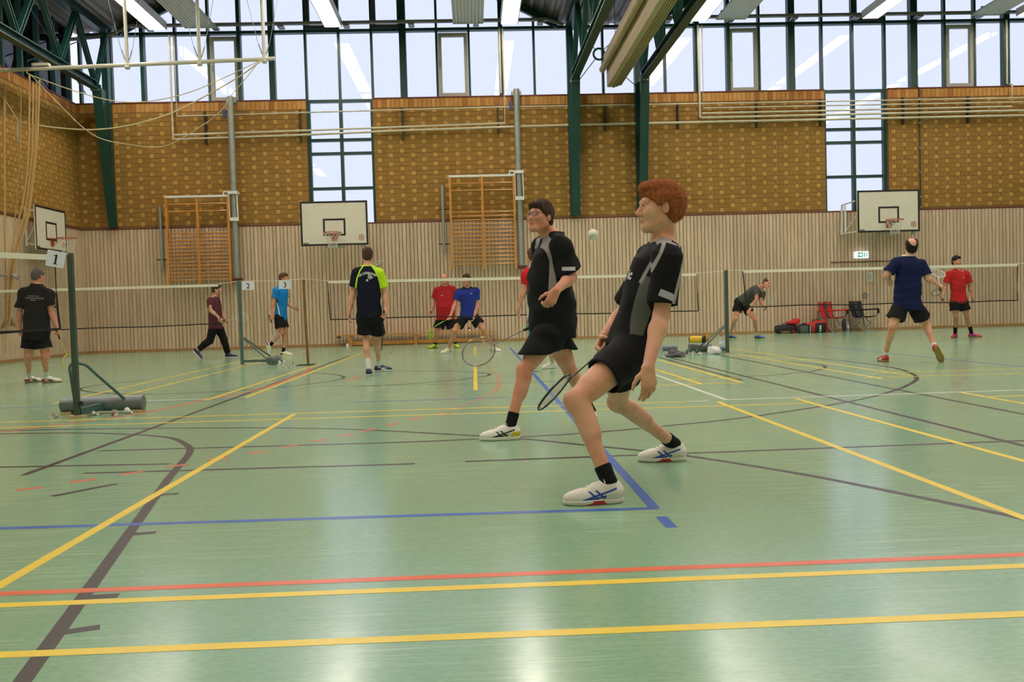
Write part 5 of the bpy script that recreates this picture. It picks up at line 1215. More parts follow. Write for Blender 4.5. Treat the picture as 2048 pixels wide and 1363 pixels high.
    for S_ in 'LR':
        sh, el = J['sh'+S_], J['el'+S_]; e = sh+(el-sh)*sl
        ops += [('u', Cap(sh, e, (.066+.1*g)*s, (.068+.08*g+fl2)*s), .0), ('s', Cap(sh+(el-sh)*(sl-.16), sh+(el-sh)*(sl+.3), (.048+.08*g+fl2)*s, (.050+.08*g+fl2)*s), .004)]
    ops += [('u', Loft(hm, neck, rh, rt, s0), .025)]
    for S_ in 'LR':
        sh, el = J['sh'+S_], J['el'+S_]
        ops += [('u', Cone(neck-up*.050*s, sh-up*.002, .056*s, .063*s), .04), ('u', Cone(sh-(el-sh)*.02, sh+(el-sh)*.2, .067*s, .070*s), .03)]
    ops += [('s', Cone(neck-up*.006*s+fw*.026*s, hq(-.01, 0, -.04)+fw*.03, (.056+.1*g)*s, .075*s), .006)]
    org = cr.copy()
    zn = (neck-cr)@up
    def loc(c): q = c-org; return np.stack([q@rt/s, q@fw/s, q@up*.64/zn], 1)   # across, forward, height with the neck at .64
    def arm_gap(c):                          # distance outside the sleeves
        r_ = []
        for S_ in 'LR': r_.append(Cone(J['sh'+S_], J['el'+S_], (.074+.1*g)*s, (.080+.08*g+fl2)*s)(c.astype(f32)))
        return np.minimum(*r_)
    spaint = (lambda c: sc_['paint'](loc(c), c, arm_gap(c))) if 'paint' in sc_ else None
    shirt, (SV, SQ) = solid('shirt', ops, cvox, [sc_['mat']], t, spaint, folds(cl.get('seed', 5), cl.get('fold', .006)))
    bm, bl, bf = cl['bottom']['mat'], cl['bottom'].get('len', .62), cl['bottom'].get('flare', .02)
    ops = [('u', Loft(cr-up*.0*s, cr+(neck-cr)*.36, rh, rt, [(0, .140*s+g*.2, .108*s+g*.2, -.008), (.3, (.166+.3*g)*s, (.116+.3*g)*s, -.008), (.7, (.146+.4*g)*s, (.100+.42*g)*s, 0), (1, (.136+.45*g)*s, (.092+.45*g)*s, .1*g)]), 0)]
    for S_ in 'LR':
        hp, kn = hip[S_], J['kn'+S_]; d = kn-hp
        hz_ = cl['bottom'].get('hemz')
        if hz_: ops += [('u', Cone(hp, hp+d*.4, (.104+.15*g)*s, (.108+.15*g)*s), .04), ('u', Cone(hp+d*.3, hp+d*1.0, (.108+.12*g)*s, (.106+.12*g)*s), .03)]
        elif bl <= 1:
            e = hp+d*bl; ops += [('u', Cone(hp, hp+d*.25, (.100+.15*g)*s, (.100+.15*g)*s), .04), ('u', Cap(hp, e, (.100+.15*g)*s, (.098+.12*g+bf)*s), .025), ('s', Cap(hp+d*(bl-.08), hp+d*(bl+.3), (.074+.12*g+bf)*s, (.076+.12*g+bf)*s), .004)]
        else:
            an = ank[S_]; e = kn+(an-kn)*.93
            ops += [('u', Cone(hp, kn, (.105+.1*g)*s, .084*s), .04), ('u', Cone(hp+d*.3+fdir[S_]*.012, hp+d*.75+fdir[S_]*.012, .092*s, .082*s), .03), ('u', Cone(kn, kn+(e-kn)*.5, .084*s, .072*s), .02), ('u', Cap(kn+(e-kn)*.4, e, .072*s, .064*s), .02)]
    if cl['bottom'].get('hemz'): ops.append(('i', Plane((0, 0, cl['bottom']['hemz']), (.04, 0, -1)), .004))
    solid('trousers' if bl > 1 else 'shorts', ops, cvox, [bm], t, None, folds(cl.get('seed', 5)+1, .006))
    for S_ in 'LR':
        an, kn = ank[S_], J['kn'+S_]; d = nz(kn-an); h = cl.get('sock_h', .10)*s
        if cl.get('sock'):
            m = [('u', Cone(an-fup[S_]*.035*s+fdir[S_]*.02*s, an, .034*s, .0385*s), 0), ('u', Cap(an-d*.005, an+d*h, .0385*s, (.042 if h < .16 else .05)*s), .01)]
            if h > .16: sn = an-kn; bk = -nz(fdir[S_]-nz(sn)*(fdir[S_]@nz(sn))); m = [m[0], ('u', Cone(kn, an, .052*s, .038*s), .01), ('u', Cone(kn+sn*.16+bk*.018*s, kn+sn*.42+bk*.016*s, .0495*s, .045*s), .03), ('i', Plane(an+d*h, d), .002)]
            solid('sock', m, min(cvox, .007), [cl['sock']], t)
        c_ = cl['shoe']; H, T, upv = feet[S_]
        shoe(t, H, fdir[S_], fup[S_], .288*s, c_[0], c_[1], c_[2], c_[3], .0032 if near else .007, accent2=c_[4] if len(c_) > 4 else None)
    P = dict(root=t, J=J, rt=rt, fw=fw, up=up, cr=cr, SV=SV, SQ=SQ, s=s, shirt=shirt)
    return P
def decal(P, pts2, faces, origin, ux, uy, mt, name='print', off=.004, parent=None, toward=None):
    """lay flat lettering onto the shirt by dropping each point onto its surface"""
    bv = BVHTree.FromPolygons([tuple(v) for v in P['SV']], [tuple(q) for q in P['SQ']])
    n = nz(np.cross(ux, uy)) if toward is None else nz(toward); ux, uy = nz(ux), nz(uy); out = []
    for x, y in pts2:
        o = np.array(origin)+ux*x+uy*y+n*.25; h = bv.ray_cast(Vector(o), Vector(-n))
        out.append(tuple(np.array(h[0])+n*off) if h[0] is not None else tuple(o-n*.25))
    me = MB().add(out, faces); return me.build(name, mt, parent or P['root'])
def racket(pos, d, nrm, frame, label, strings=None, grip=None, ln=.475):
    sr = .0018 if strings else .0005
    """pos = middle of the grip, d = towards the head, nrm = way the string bed faces"""
    d = nz(d); n = np.array(nrm, float); n = nz(n-d*(n@d)); w = np.cross(n, d); pos = np.array(pos)
    t = thing('badminton_racket', pos, label, 'racket', 'badminton rackets')
    MB().lathe([(-.075, .0145), (-.07, .0165), (-.055, .0135), (.06, .0125), (.10, .009), (.105, .006)], pos, d, 10).build('grip', grip or M_BLACK, t, True)
    hc = pos+d*ln
    MB().tube([pos+d*.1, hc-d*.135], .0042, 8).build('shaft', frame, t, True)
    MB().tube([hc-d*.15, hc-d*.122], [.005, .009], 8).build('throat', frame, t, True)
    el = lambda a: hc+d*(.125*math.cos(a))+w*(.100*math.sin(a))
    MB().tube([el(a) for a in np.linspace(0, 2*math.pi, 37)], .0058, 8, False).build('head_frame', frame, t, True)
    m = MB()
    for i in range(-9, 10):
        x = i*.0105; h = .125*math.sqrt(max(0, 1-(x/.1)**2)); m.tube([hc+w*x-d*h, hc+w*x+d*h], sr, 3, False)
    for i in range(-10, 11):
        x = i*.0118; h = .1*math.sqrt(max(0, 1-(x/.125)**2)); m.tube([hc+d*x-w*h, hc+d*x+w*h], sr, 3, False)
    o = m.build('string_bed', strings or mat('white_string', (206, 204, 196), .5), t); return t
# ------------------------------------------------------------------ the players
def cloth(nm, rgb, rough=.8, masks=None): return mat('cloth_'+nm, rgb, rough, masks=masks, var=.1, vscale=30, bump=.15, bscale=220, spec=.2)
K_BLACK = cloth('black', (25, 25, 28)); K_GREY = cloth('light_grey', (158, 152, 154)); K_MGREY = cloth('mid_grey', (112, 112, 112)); K_DGREY = cloth('dark_grey', (78, 78, 76)); K_NAVY = cloth('navy', (22, 28, 72)); K_DNAVY = cloth('dark_navy', (20, 24, 44))
K_NEON = cloth('neon_yellow', (196, 240, 40)); K_RED = cloth('red', (178, 26, 34)); K_RED2 = cloth('bright_red', (200, 34, 36)); K_ROYAL = cloth('royal_blue', (30, 52, 150)); K_AZURE = cloth('azure', (24, 130, 208)); K_MAROON = cloth('maroon', (98, 46, 62)); K_WHITE = cloth('white', (224, 222, 220)); K_DENIM = cloth('pale_denim', (120, 150, 172))
K_SOCKW = cloth('white_sock', (226, 224, 220)); K_SOCKB = cloth('black_sock', (20, 20, 22))
SKN = {k: skin_mat(k, v) for k, v in dict(pale=(232, 182, 154), fair=(226, 174, 146), tan=(212, 158, 126), ruddy=(226, 164, 138)).items()}
def hairm(nm, rgb): return mat('hair_'+nm, rgb, .7, rgb2=tuple(int(c*.72) for c in rgb), var=.3, vscale=60, bump=.6, bscale=160, spec=.3)
HR_RED, HR_BRN, HR_DK, HR_GREY, HR_BLK, HR_SANDY = hairm('copper', (190, 106, 54)), hairm('brown', (84, 58, 42)), hairm('dark_brown', (78, 56, 42)), hairm('grey', (110, 104, 100)), hairm('black', (30, 24, 24)), hairm('sandy', (104, 72, 48))
def sm(nm, rgb, r=.5):
    m = mat('shoe_'+nm, rgb, r); m['rgb'] = rgb; return m
SW, SB, SRD, SNV, SYL, SBK, SNE, SPK, SGUM = sm('white', (228, 224, 214)), sm('blue', (48, 78, 170)), sm('red', (176, 28, 40)), sm('navy', (30, 42, 86)), sm('yellow', (226, 196, 40)), sm('black', (30, 30, 32)), sm('neon', (200, 230, 50)), sm('pink', (222, 60, 110)), sm('gum', (150, 122, 60))
def fg(hx, hy, d, s=1.0, dy=.04):
    H = G(hx, hy); H[1] += dy; return (H, H+np.array(d, float), (0, 0, 1))
def fpx(hx, hy, tx, ty, dy=.04): H, T = G(hx, hy), G(tx, ty); H[1] += dy; T[1] += dy; return (H, T, (0, 0, 1))
M_FRBLK = mat('racket_dark', (52, 50, 52), .3, metal=.4); M_FRSIL = mat('racket_silver', (170, 160, 158), .25, metal=.6); M_FRGRN = mat('racket_green', (150, 200, 50), .4); M_FRYEL = mat('racket_yellow', (214, 214, 60), .4); M_FRWHT = mat('racket_white', (214, 212, 208), .4)
M_STRG = mat('green_string', (150, 196, 60), .5)
def give(rk, frame, label, nrm, **kw): racket(rk['pos'], rk['dir'], nrm, frame, label, **kw)

def ruby_paint(q, c, gap):                   # grey teardrop under the arm, pale piping from collar to armpit
    x, y, z = q.T; ax_ = np.abs(x); u = np.clip((z-.10)/.34, 0, 1); w = .046*np.sqrt(np.clip(np.sin(np.pi*np.clip(u*.80+.02, 0, 1)), 0, 1))
    side = AND(w-np.abs(y-.012-.10*(z-.12)), z-.10, .44-z, ax_-.07, gap)
    pipe = OR(AND(.0075-np.abs(y-.055-(.60-z)*.12), z-.40, y, ax_-.035), AND(.009-np.abs(y+.062+(.60-z)*.05), z-.34, -y, ax_-.035))
    collar = AND(z-.612, y+.01)
    return [side, OR(pipe, collar)]
def patch(P, S_, fr, w, h, mt, tilt=.0, up_=None, out=(0, -1, 0)):
    """small printed label on a sleeve, facing the given way"""
    sh, el = P['J']['sh'+S_], P['J']['el'+S_]; d = nz(el-sh); o = nz(np.array(out)-d*(np.array(out)@d)); x = np.cross(d, o); c = sh+(el-sh)*fr
    n = 5; pts = [(-w/2+w*i/n, -h/2+h*k) for k in (0, 1) for i in range(n+1)]; fs = [(i, i+1, n+2+i, n+1+i) for i in range(n)]
    ca, sa = math.cos(tilt), math.sin(tilt); ux = x*ca+(-d)*sa; uy = -d*ca-x*sa
    return decal(P, pts, fs, c, ux, uy, mt, 'sleeve_label', .003, toward=o)

# -- near player with copper hair ---------------------------------------------------
Y0 = 4.66
rk9 = dict(hand='R', dir=W(1092, 782, 4.52)-W(1200, 690, 4.86))
P9 = person('lunging player with copper hair in black shirt, nearest to the camera',
    dict(pel=W(1257, 692, 4.68), neck=W(1331, 481, Y0), head=W(1318, 415, Y0-.02), shL=W(1337, 515, 4.46), elL=W(1322, 632, 4.44), wrL=W(1296, 733, 4.30), shR=W(1302, 515, 4.84), elR=W(1246, 626, 4.98), wrR=W(1209, 672, 4.84), knL=W(1152, 800, 4.40), knR=W(1236, 803, 5.05)),
    dict(f=(-1, -.10, -.03)), dict(skin=SKN['pale'], hair=HR_RED, brow=HR_RED, hs=1.0, shirt=dict(mat=cloth('black_panelled', (25, 25, 28), masks=[((104, 104, 104), .001), ((166, 160, 162), .001)]), paint=ruby_paint), bottom=dict(mat=K_BLACK, len=.52, flare=.012), sleeve=.80, hem=.10, loose=.0, flare=.012, sock=K_SOCKB, sock_h=.085, shoe=(SW, SHOE_SOLE, SB, SW, SW), seed=11, fold=.006,
         hand=dict(L=(.02, -.10, -1)), thumb=dict(L=(-1, -.25, 0))),
    s=.985, fat=-.012, vox=.0045, cvox=.0055, hairstyle='full', hands=('relax', 'relax'), racket=rk9, hipdir=(-.12, 1, 0),
    feet=dict(L=fpx(1247, 1005, 1120, 1011, .02), R=fpx(1374, 922, 1266, 924, .03)))
racket(rk9['pos'], rk9['dir'], np.cross(nz(rk9['dir']), (.38, .92, .0)), M_FRBLK, 'dark badminton racket held low by the copper haired player')
patch(P9, 'L', .66, .075, .034, mat('label_silver', (176, 178, 196), .5), .25)
c9 = P9['cr']+P9['up']*.44+P9['fw']*.12-P9['rt']*.045
v, f_ = text_mesh('ic', .07, 'CENTER', .003); decal(P9, [(q[0], q[1]) for q in v], f_, c9, -P9['rt']*0+np.cross(P9['up'], nz(P9['fw']*.8-P9['rt']*.6)), P9['up'], K_WHITE, 'chest_lettering', .004, toward=nz(P9['fw']*.8-P9['rt']*.6))
# red strips in the soles of the near shoes
for ft in (('L', fpx(1247, 1005, 1120, 1011, .02)), ('R', fpx(1374, 922, 1266, 924, .03))):
    H, T, _ = ft[1]; d = nz(T-H); sd = np.cross((0, 0, 1.), d); k = .984
    for S_ in (1, -1):
        m = MB()
        for x0, x1 in ((.085, .185),):
            pts = [H+(d*x+sd*S_*(.0395+.012*min(1, max(0, (x-.06)/.12)))+np.array([0, 0, z]))*k for x in np.linspace(x0, x1, 6) for z in (.003, .020)]
            m.add(pts, [(2*i, 2*i+2, 2*i+3, 2*i+1) for i in range(5)])
        m.build('sole_stripe', SRD, P9['root'])

# -- player with glasses ---------------------------------------------------------------
def band_paint(q, c, gap):                   # broad grey band from the collar down the front of the shoulder and along the side
    x, y, z = q.T
    yc = np.interp(z, [.255, .36, .46, .55, .64], [.060, .038, .044, .080, .062]); hw = np.interp(z, [.255, .285, .36, .46, .55, .64], [.010, .036, .046, .027, .024, .014])
    return [AND(hw-np.abs(y-yc), np.abs(x)-.04, z-.255, gap-.008)]
rk8 = dict(hand='R', dir=W(952, 693, 6.90)-W(1062, 641, 6.95))
P8 = person('player with glasses in black shirt with grey band, looking over his shoulder',
    dict(pel=W(1107, 645, 6.72), neck=W(1103, 466, 6.72), head=W(1080, 434, 6.66), shL=W(1121, 488, 6.50), elL=W(1143, 553, 6.52), wrL=W(1112, 581, 6.30), shR=W(1084, 490, 6.95), elR=W(1094, 575, 7.08), wrR=W(1068, 634, 6.97), knL=W(1050, 738, 6.54), knR=W(1142, 745, 6.97)),
    dict(f=(-.67, -.74, .11)), dict(skin=SKN['ruddy'], hair=HR_DK, hs=.95, glasses=True, shirt=dict(mat=cloth('black_banded', (25, 25, 28), masks=[((158, 152, 156), .001)]), paint=band_paint), bottom=dict(mat=K_BLACK, len=.9, hemz=float(W(1100, 709, 6.65)[2])), sleeve=.84, hem=-.02, flare=.022, ss=[(0, .20, .172, .0), (.2, .198, .170, .005), (.42, .195, .168, .015), (.62, .19, .152, .018), (.80, .176, .132, .006), (.90, .142, .10, -.01), (.985, .086, .078, -.016)], sock=K_SOCKB, sock_h=.10, shoe=(SW, SHOE_SOLE, SBK, SW, SYL), seed=21, fold=.006,
         hand=dict(L=(-.45, -.1, -.85)), thumb=dict(L=(-.9, -.3, .3))),
    s=.985, fat=.04, vox=.005, cvox=.007, hairstyle='short', hands=('half', 'relax'), racket=rk8, hipdir=(-.15, 1, 0),
    feet=dict(L=fpx(1040, 879, 950, 882, .03), R=fg(1188, 848, (-.2, 1, 0), dy=.0)))
racket(rk8['pos'], rk8['dir'], (.12, -1, .15), M_FRSIL, 'silver badminton racket held behind the player with glasses')
patch(P8, 'L', .74, .115, .026, mat('label_pale', (196, 196, 206), .5), .32)

# -- player seen from behind in navy and neon ----------------------------------------
def osc_paint(q, c, gap):                    # neon raglan seams and collar, right sleeve neon all over
    x, y, z = q.T; ax_ = np.abs(x)
    edge = np.interp(z, [.30, .40, .50, .58, .63], [.185, .175, .150, .105, .06])
    return [OR(AND(.011-np.abs(ax_-edge), z-.33), AND(x-edge, z-.26), z-.627)]
rk4 = dict(hand='R', dir=(-.12, .45, -.8))
Y0 = 13.68
P4 = person('player walking away in dark navy shirt with neon yellow right sleeve',
    dict(pel=W(739, 630, Y0), neck=W(736, 530, Y0), head=W(735.5, 511, Y0+.04), shL=W(714, 545, Y0), elL=W(706, 585, Y0+.02), wrL=W(699, 622, Y0-.02), shR=W(758, 546, Y0), elR=W(770, 586, Y0+.04), wrR=W(771, 622, Y0-.06), knL=W(731, 673, Y0+.04), knR=W(754, 671, Y0+.14)),
    dict(f=(0, 1, -.12)), dict(skin=SKN['fair'], hair=HR_BRN, hs=.97, shirt=dict(mat=cloth('navy_neon', (20, 24, 44), masks=[((196, 240, 40), .001)]), paint=osc_paint), bottom=dict(mat=K_BLACK, len=.86, flare=.02), sleeve=.72, hem=.08, loose=.005, flare=.012, sock=K_SOCKW, sock_h=.15, shoe=(SNV, SHOE_SOLE, SW, SNV), seed=31),
    s=1.03, vox=.0065, cvox=.007, hairstyle='buzz', racket=rk4, feet=dict(L=fg(736, 752, (.03, 1, 0)), R=fg(749, 744, (.86, .5, 0))))
give(rk4, M_FRBLK, 'dark badminton racket held down by the navy and neon player', (1, .1, 0))
v, f_ = text_mesh('OSC DÜSSELDORF', .043, 'CENTER', .0016)
arc = [((.20+q[1])*math.sin(q[0]*.78/.20), (.20+q[1])*math.cos(q[0]*.78/.20)-.20) for q in v]
cB = P4['cr']+P4['up']*.715-P4['fw']*.1
decal(P4, arc, f_, cB, P4['rt'], P4['up'], K_WHITE, 'back_lettering', .004, toward=-P4['fw'])
sh2 = [((-.012, -.09), (.012, -.098), (.020, -.085), (-.004, -.075)), ((-.006, -.074), (.020, -.084), (.045, -.020), (.026, .000), (.0, .004))]
emb_p, emb_f = [], []
for i in range(6):                           # shuttlecock emblem: cork and fanned feathers
    a0 = -1.02+.17*i; a1 = a0+.11; o = len(emb_p); b = np.array((-.005, -.085)); r_ = lambda a, L: (b[0]+L*math.sin(a+1.25-.0), b[1]+L*math.cos(a+1.25-.0))
    emb_p += [r_(a0, .035), r_(a1, .035), r_(a1, .095), r_(a0, .095)]; emb_f.append((o, o+1, o+2, o+3))
o = len(emb_p); emb_p += [(-.005+.018*math.cos(a), -.083+.018*math.sin(a)) for a in np.arange(8)*math.pi/4]; emb_f.append(tuple(range(o, o+8)))
decal(P4, emb_p, emb_f, cB-P4['up']*.02, P4['rt'], P4['up'], K_WHITE, 'back_emblem', .004, toward=-P4['fw'])

# -- man at the near left net ---------------------------------------------------------
Y0 = 14.0
rk1 = dict(hand='R', dir=W(143, 726, 14.05)-W(117, 668, 14.0))
P1 = person('grey haired man in black shirt standing behind the net numbered 1',
    dict(pel=W(72, 669, Y0), neck=W(74.5, 567, Y0), head=W(77, 552, Y0+.02), shL=W(48, 584, Y0), elL=W(39, 626, Y0+.02), wrL=W(40, 657, Y0+.05), shR=W(98, 586, Y0), elR=W(103, 627, Y0), wrR=W(115, 655, Y0), knL=W(57, 709, Y0+.02), knR=W(90.5, 711, Y0)),
    dict(f=(.45, .88, -.22)), dict(skin=SKN['ruddy'], hair=HR_GREY, hs=.96, shirt=dict(mat=K_BLACK), bottom=dict(mat=K_BLACK, len=.60, flare=.03), sleeve=.74, hem=.02, loose=.012, flare=.014, sock=K_SOCKW, sock_h=.13, shoe=(SW, SGUM, SBK, SBK, SRD), seed=41),
    s=.95, fat=.035, vox=.0065, cvox=.007, hairstyle='thin', racket=rk1, feet=dict(L=fg(48, 766, (.55, .83, 0)), R=fg(82, 766, (.97, .2, 0))))
give(rk1, M_FRYEL, 'yellow and white racket held down beside the near left post', (.55, -.6, .3))
for k, (wd_, ht) in enumerate(((.17, .012), (.27, .014), (.06, .012))):   # three unreadable lines of small print across the shoulders
    pts, fs = [], []; x = -wd_/2
    while x < wd_/2:
        L_ = .008+.010*rng.random(); o = len(pts); yb = -.030*k-.10*(x*x); pts += [(x, yb), (x+L_, yb), (x+L_, yb+ht), (x, yb+ht)]; fs.append((o, o+1, o+2, o+3)); x += L_+.005
    decal(P1, pts, fs, P1['cr']+P1['up']*.66-P1['fw']*.1, P1['rt'], P1['up'], K_GREY, 'back_print', .004, toward=-P1['fw'])

# -- maroon shirt, walking -------------------------------------------------------------
Y0 = 20.7
rk2 = dict(hand='R', dir=W(477, 632, 20.5)-W(442, 638, 20.4))
P2 = person('man in maroon shirt and black trousers walking to the right',
    dict(pel=W(431, 646, Y0), neck=W(429, 591, Y0), head=W(434, 579.5, Y0), shL=W(432, 599, Y0+.19), elL=W(440, 621, Y0+.26), wrL=W(449, 637, Y0+.25), shR=W(421, 600, Y0-.19), elR=W(421, 620, Y0-.25), wrR=W(438, 635, Y0-.28), knL=W(447, 677, Y0+.12), knR=W(420, 680, Y0-.05)),
    dict(f=(1, -.1, -.05)), dict(skin=SKN['fair'], hair=HR_DK, hs=.95, shirt=dict(mat=K_MAROON), bottom=dict(mat=K_BLACK, len=2), sleeve=.68, hem=-.04, loose=.012, flare=.01, shoe=(SNV, SHOE_SOLE, SNV, SW), seed=51),
    s=.97, fat=.02, vox=.0075, cvox=.009, hairstyle='short', racket=rk2, hipdir=(0, -1, 0), feet=dict(L=fg(450, 715.5, (1, -.05, 0)), R=(W(386, 702, 20.62), G(402, 718.5), (.75, 0, .65))))
give(rk2, M_FRWHT, 'pale racket held forward by the man in maroon', (0, -1, .2))

# -- azure shirt behind sign 3 ----------------------------------------------------------
Y0 = 21.15
def azure_paint(q, c, gap):
    x, y, z = q.T; return [AND(.014-np.abs(y-(.06-.35*(z-.08))), .32-z, x-.05)]
rk3 = dict(hand='R', dir=W(557.5, 673, 20.95)-W(546, 640, 20.9))
P3 = person('player in azure blue shirt stepping behind sign 3',
    dict(pel=W(561.5, 633, Y0), neck=W(564.5, 569, Y0), head=W(568.5, 556.5, Y0), shL=W(569, 579, Y0+.18), elL=W(573, 606, Y0+.24), wrL=W(588, 615, Y0+.2), shR=W(553, 580, Y0-.18), elR=W(546, 606, Y0-.22), wrR=W(545.5, 631, Y0-.26), knL=W(569.5, 664, Y0+.02), knR=W(563, 665, Y0-.12)),
    dict(f=(1, -.35, -.05)), dict(skin=SKN['tan'], hair=HR_SANDY, hs=.95, shirt=dict(mat=cloth('azure_striped', (24, 130, 208), masks=[((220, 224, 226), .002)]), paint=azure_paint), bottom=dict(mat=K_BLACK, len=.66, flare=.02), sleeve=.60, hem=.03, flare=.012, sock=K_SOCKB, sock_h=.09, shoe=(SW, SHOE_SOLE, SNE, SW, SBK), seed=61),
    s=.98, vox=.0075, cvox=.009, hairstyle='full', racket=rk3, hipdir=(-.2, -1, 0), feet=dict(L=fg(561, 711.5, (1, -.1, 0)), R=(W(531, 686, 21.05), W(536, 705, 21.05), (.95, 0, .25))))
give(rk3, M_FRWHT, 'pale racket hanging down from the azure shirted player', (.25, -1, 0))

# -- two men behind the middle net --------------------------------------------------------
Y0 = 22.4
rk5 = dict(hand='R', dir=W(861, 669, 22.35)-W(862, 632, 22.3))
P5 = person('heavy bald man in red shirt behind the middle net',
    dict(pel=W(891.5, 632, Y0), neck=W(890, 569, Y0), head=W(889.5, 557, Y0-.05), shR=W(874.5, 579.5, Y0), elR=W(868, 603, Y0+.02), wrR=W(862.5, 624, Y0-.06), shL=W(907, 578, Y0), elL=W(914, 602, Y0+.04), wrL=W(913, 624, Y0-.04), knR=W(875.5, 661, Y0), knL=W(906.5, 661, Y0)),
    dict(f=(-.1, -1, -.08)), dict(skin=SKN['ruddy'], hair=HR_GREY, hs=.98, shirt=dict(mat=K_RED), bottom=dict(mat=K_BLACK, len=.82, flare=.03), sleeve=.72, hem=.02, loose=.01, flare=.014, sock=K_SOCKB, sock_h=.09, shoe=(SNE, SGUM, SBK, SBK), seed=71),
    s=1.02, fat=.10, vox=.0075, cvox=.009, hairstyle='none', racket=rk5, feet=dict(R=fg(875, 696, (-.75, -.66, 0)), L=fg(911, 695, (.2, -1, 0))))
give(rk5, M_FRYEL, 'yellow racket hanging from the hand of the heavy man in red', (.5, -.85, 0), strings=M_STRG)
Y0 = 19.65
def v_paint(q, c, gap):
    x, y, z = q.T; return [OR(AND(np.abs(x)-.125, .36-z, .06-y, gap), z-.595)]
rk6 = dict(hand='R', dir=W(880.5, 648, 19.05)-W(900.5, 637, 19.45), palm=(0, 1, -.3))
P6 = person('player in royal blue shirt crouching with legs apart behind the middle net',
    dict(pel=W(938, 630, Y0), neck=W(934.5, 573, Y0-.03), head=W(932.5, 559, Y0-.1), shR=W(917, 583.5, Y0-.02), elR=W(910.5, 608, Y0-.06), wrR=W(902, 629, Y0-.18), shL=W(952.5, 581.5, Y0-.02), elL=W(954.5, 607, Y0), wrL=W(949, 631, Y0-.14), knR=W(909, 660, Y0-.12), knL=W(965, 656, Y0-.05)),
    dict(f=(-.35, -.93, -.05)), dict(skin=SKN['ruddy'], hair=HR_BRN, hs=.98, shirt=dict(mat=cloth('royal_blue_sided', (30, 52, 150), masks=[((22, 28, 60), .002)]), paint=v_paint), bottom=dict(mat=K_BLACK, len=.68, flare=.03), sleeve=.68, hem=.06, flare=.012, sock=K_SOCKW, sock_h=.06, shoe=(SW, SHOE_SOLE, SYL, SYL, SBK), seed=81),
    s=.99, vox=.007, cvox=.008, hairstyle='short', racket=rk6, feet=dict(R=fg(901, 706, (-.72, -.7, 0), dy=.1), L=fg(982, 703.5, (.75, -.66, 0), dy=.08)))
give(rk6, M_FRGRN, 'bright green racket held out by the royal blue shirted player', (-.55, -.75, .1), strings=M_STRG, grip=M_FRWHT)

# -- white and red shirt, half hidden ---------------------------------------------------
Y0 = 13.05
def wr_paint(q, c, gap):
    x, y, z = q.T; sl = .022-gap; return [AND(sl, z-.40), AND(sl, .40-z)]
P7 = person('man in white shirt with red sleeves half hidden behind the player with glasses',
    dict(pel=W(1080, 636, Y0), neck=W(1072, 531, Y0), head=W(1065, 511, Y0+.03), shL=W(1054, 547, Y0), elL=W(1047, 583, Y0-.02), wrL=W(1038, 612, Y0), shR=W(1096, 547, Y0), elR=W(1104, 586, Y0), wrR=W(1106, 614, Y0), knL=W(1072, 684, Y0), knR=W(1098, 684, Y0+.05)),
    dict(f=(-.15, 1, 0)), dict(skin=SKN['fair'], hair=HR_SANDY, hs=.96, shirt=dict(mat=cloth('white_red', (224, 222, 220), masks=[((200, 34, 36), .002), ((96, 98, 98), .002)]), paint=wr_paint), bottom=dict(mat=K_DENIM, len=.9, flare=.02), sleeve=.62, hem=.04, loose=.006, flare=.012, sock=K_SOCKW, sock_h=.12, shoe=(SW, SHOE_SOLE, SW, SW), seed=91),
    s=.98, fat=.01, vox=.0075, cvox=.009, hairstyle='buzz', feet=dict(L=fg(1073, 743, (-.1, 1, 0)), R=fg(1112, 736, (-.75, -.62, 0))))

# -- three players on the right --------------------------------------------------------------
Y0 = 21.75
rk10 = dict(hand='L', dir=W(1542, 598, 21.2)-W(1530, 613, 21.5))
P10 = person('man in dark grey shirt bent forward after a stroke behind the right net',
    dict(pel=W(1484, 604, Y0+.05), neck=W(1519, 574, Y0-.22), head=W(1533.5, 566, Y0-.36), shR=W(1512, 579, Y0-.40), elR=W(1513.5, 598, Y0-.50), wrR=W(1500, 618, Y0-.46), shL=W(1525, 586, Y0-.06), elL=W(1521, 603, Y0-.2), wrL=W(1529, 611, Y0-.3), knR=W(1471, 637, Y0-.05), knL=W(1509.5, 638, Y0-.1)),
    dict(f=(.45, -.85, -.30), u=(.45, 0, .9)), dict(skin=SKN['ruddy'], hair=HR_DK, hs=.95, shirt=dict(mat=K_DGREY), bottom=dict(mat=K_BLACK, len=.60, flare=.015), sleeve=.62, hem=.10, flare=.012, sock=K_SOCKW, sock_h=.14, shoe=(SB, SNE, SNV, SNV), seed=101),
    s=.97, fat=.02, vox=.0075, cvox=.009, hairstyle='thin', racket=rk10, hipdir=(-1, -.2, 0), feet=dict(R=fg(1458, 678, (.55, -.83, 0), dy=.1), L=fg(1512, 679, (.7, -.7, 0), dy=.1)))
give(rk10, M_FRWHT, 'pale racket in the hand of the bent man in grey', (-.8, -.5, .2))
Y0 = 12.85
rk11 = dict(hand='R', dir=W(1875, 541, 13.15)-W(1879, 572, 12.75), palm=(-.6, .8, 0))
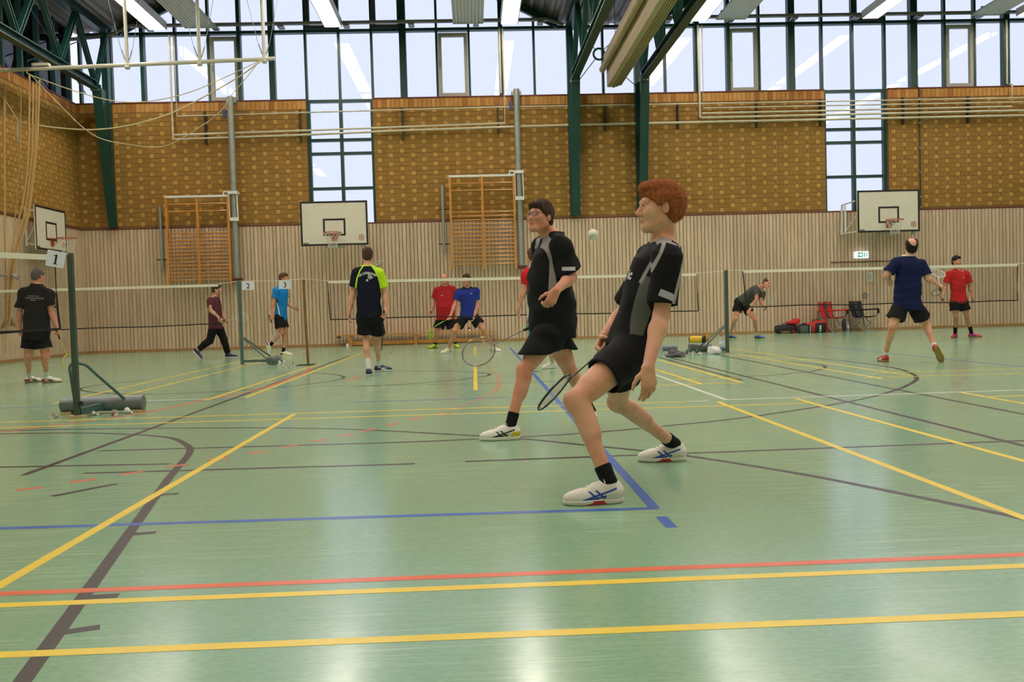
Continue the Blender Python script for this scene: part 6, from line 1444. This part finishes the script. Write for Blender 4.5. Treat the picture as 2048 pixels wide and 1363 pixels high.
P11 = person('balding man in navy shirt seen from behind on the right court',
    dict(pel=W(1815, 606, Y0), neck=W(1818.5, 510, Y0-.04), head=W(1822, 492, Y0-.06), shL=W(1792, 525, Y0-.02), elL=W(1772, 551, Y0+.0), wrL=W(1779, 559, Y0+.24), shR=W(1843, 527, Y0-.02), elR=W(1855, 557, Y0-.05), wrR=W(1873, 567, Y0-.05), knL=W(1785, 652, Y0-.04), knR=W(1853, 649, Y0+.05)),
    dict(f=(.12, .86, .42)), dict(skin=SKN['fair'], hair=HR_BLK, hs=.98, shirt=dict(mat=cloth('navy_white_neck', (22, 28, 72), masks=[((220, 220, 218), .002)]), paint=lambda q, c, g: [q[:, 2]-.63]), bottom=dict(mat=K_BLACK, len=.66, flare=.028), sleeve=.74, hem=.02, loose=.01, flare=.016, sock=K_SOCKW, sock_h=.07, shoe=(SRD, SGUM, SW, SW), seed=111),
    s=.99, fat=.02, vox=.0065, cvox=.008, hairstyle='ring', racket=rk11, feet=dict(L=fg(1777, 724, (.02, 1, 0)), R=(W(1872, 693, 12.60), W(1886, 725, 12.68), (.2, 1, .1))))
give(rk11, M_FRWHT, 'white racket raised flat by the balding man in navy', (.1, -.5, .85))
Y0 = 19.4
rk12 = dict(hand='R', dir=W(1869, 582, 19.0)-W(1885, 600, 19.35))
P12 = person('young man in bright red shirt and black knee socks at the far right',
    dict(pel=W(1917.5, 602, Y0), neck=W(1914.5, 537, Y0), head=W(1913.5, 522.5, Y0-.04), shR=W(1897.5, 548, Y0), elR=W(1891, 573, Y0+.02), wrR=W(1885.5, 594, Y0-.06), shL=W(1932.5, 547, Y0), elL=W(1940, 573, Y0+.02), wrL=W(1945, 593, Y0-.03), knR=W(1911, 630, Y0), knL=W(1933, 629, Y0)),
    dict(f=(.25, -.95, 0)), dict(skin=SKN['tan'], hair=HR_BLK, hs=.97, shirt=dict(mat=K_RED2), bottom=dict(mat=K_BLACK, len=.62, flare=.02), sleeve=.66, hem=.07, flare=.012, sock=K_SOCKB, sock_h=.33, shoe=(SPK, SGUM, SB, SB), seed=121),
    s=.97, vox=.007, cvox=.008, hairstyle='short', racket=rk12, feet=dict(R=fg(1916, 675, (-.7, -.71, 0), dy=.08), L=fg(1941, 674.5, (.7, -.71, 0), dy=.08)))
give(rk12, M_FRBLK, 'dark racket held sideways by the young man in bright red', (.2, -.5, -.85))
for P_, x, z in ((P5, .08, .60), (P6, -.07, .56), (P12, -.07, .60)):
    decal(P_, [(-.018, -.006), (.018, -.006), (.022, .006), (-.014, .008)], [(0, 1, 2, 3)], P_['cr']+P_['up']*z+P_['fw']*.1-P_['rt']*x*-1, -P_['rt'], P_['up'], K_WHITE, 'chest_logo', .004, toward=P_['fw'])
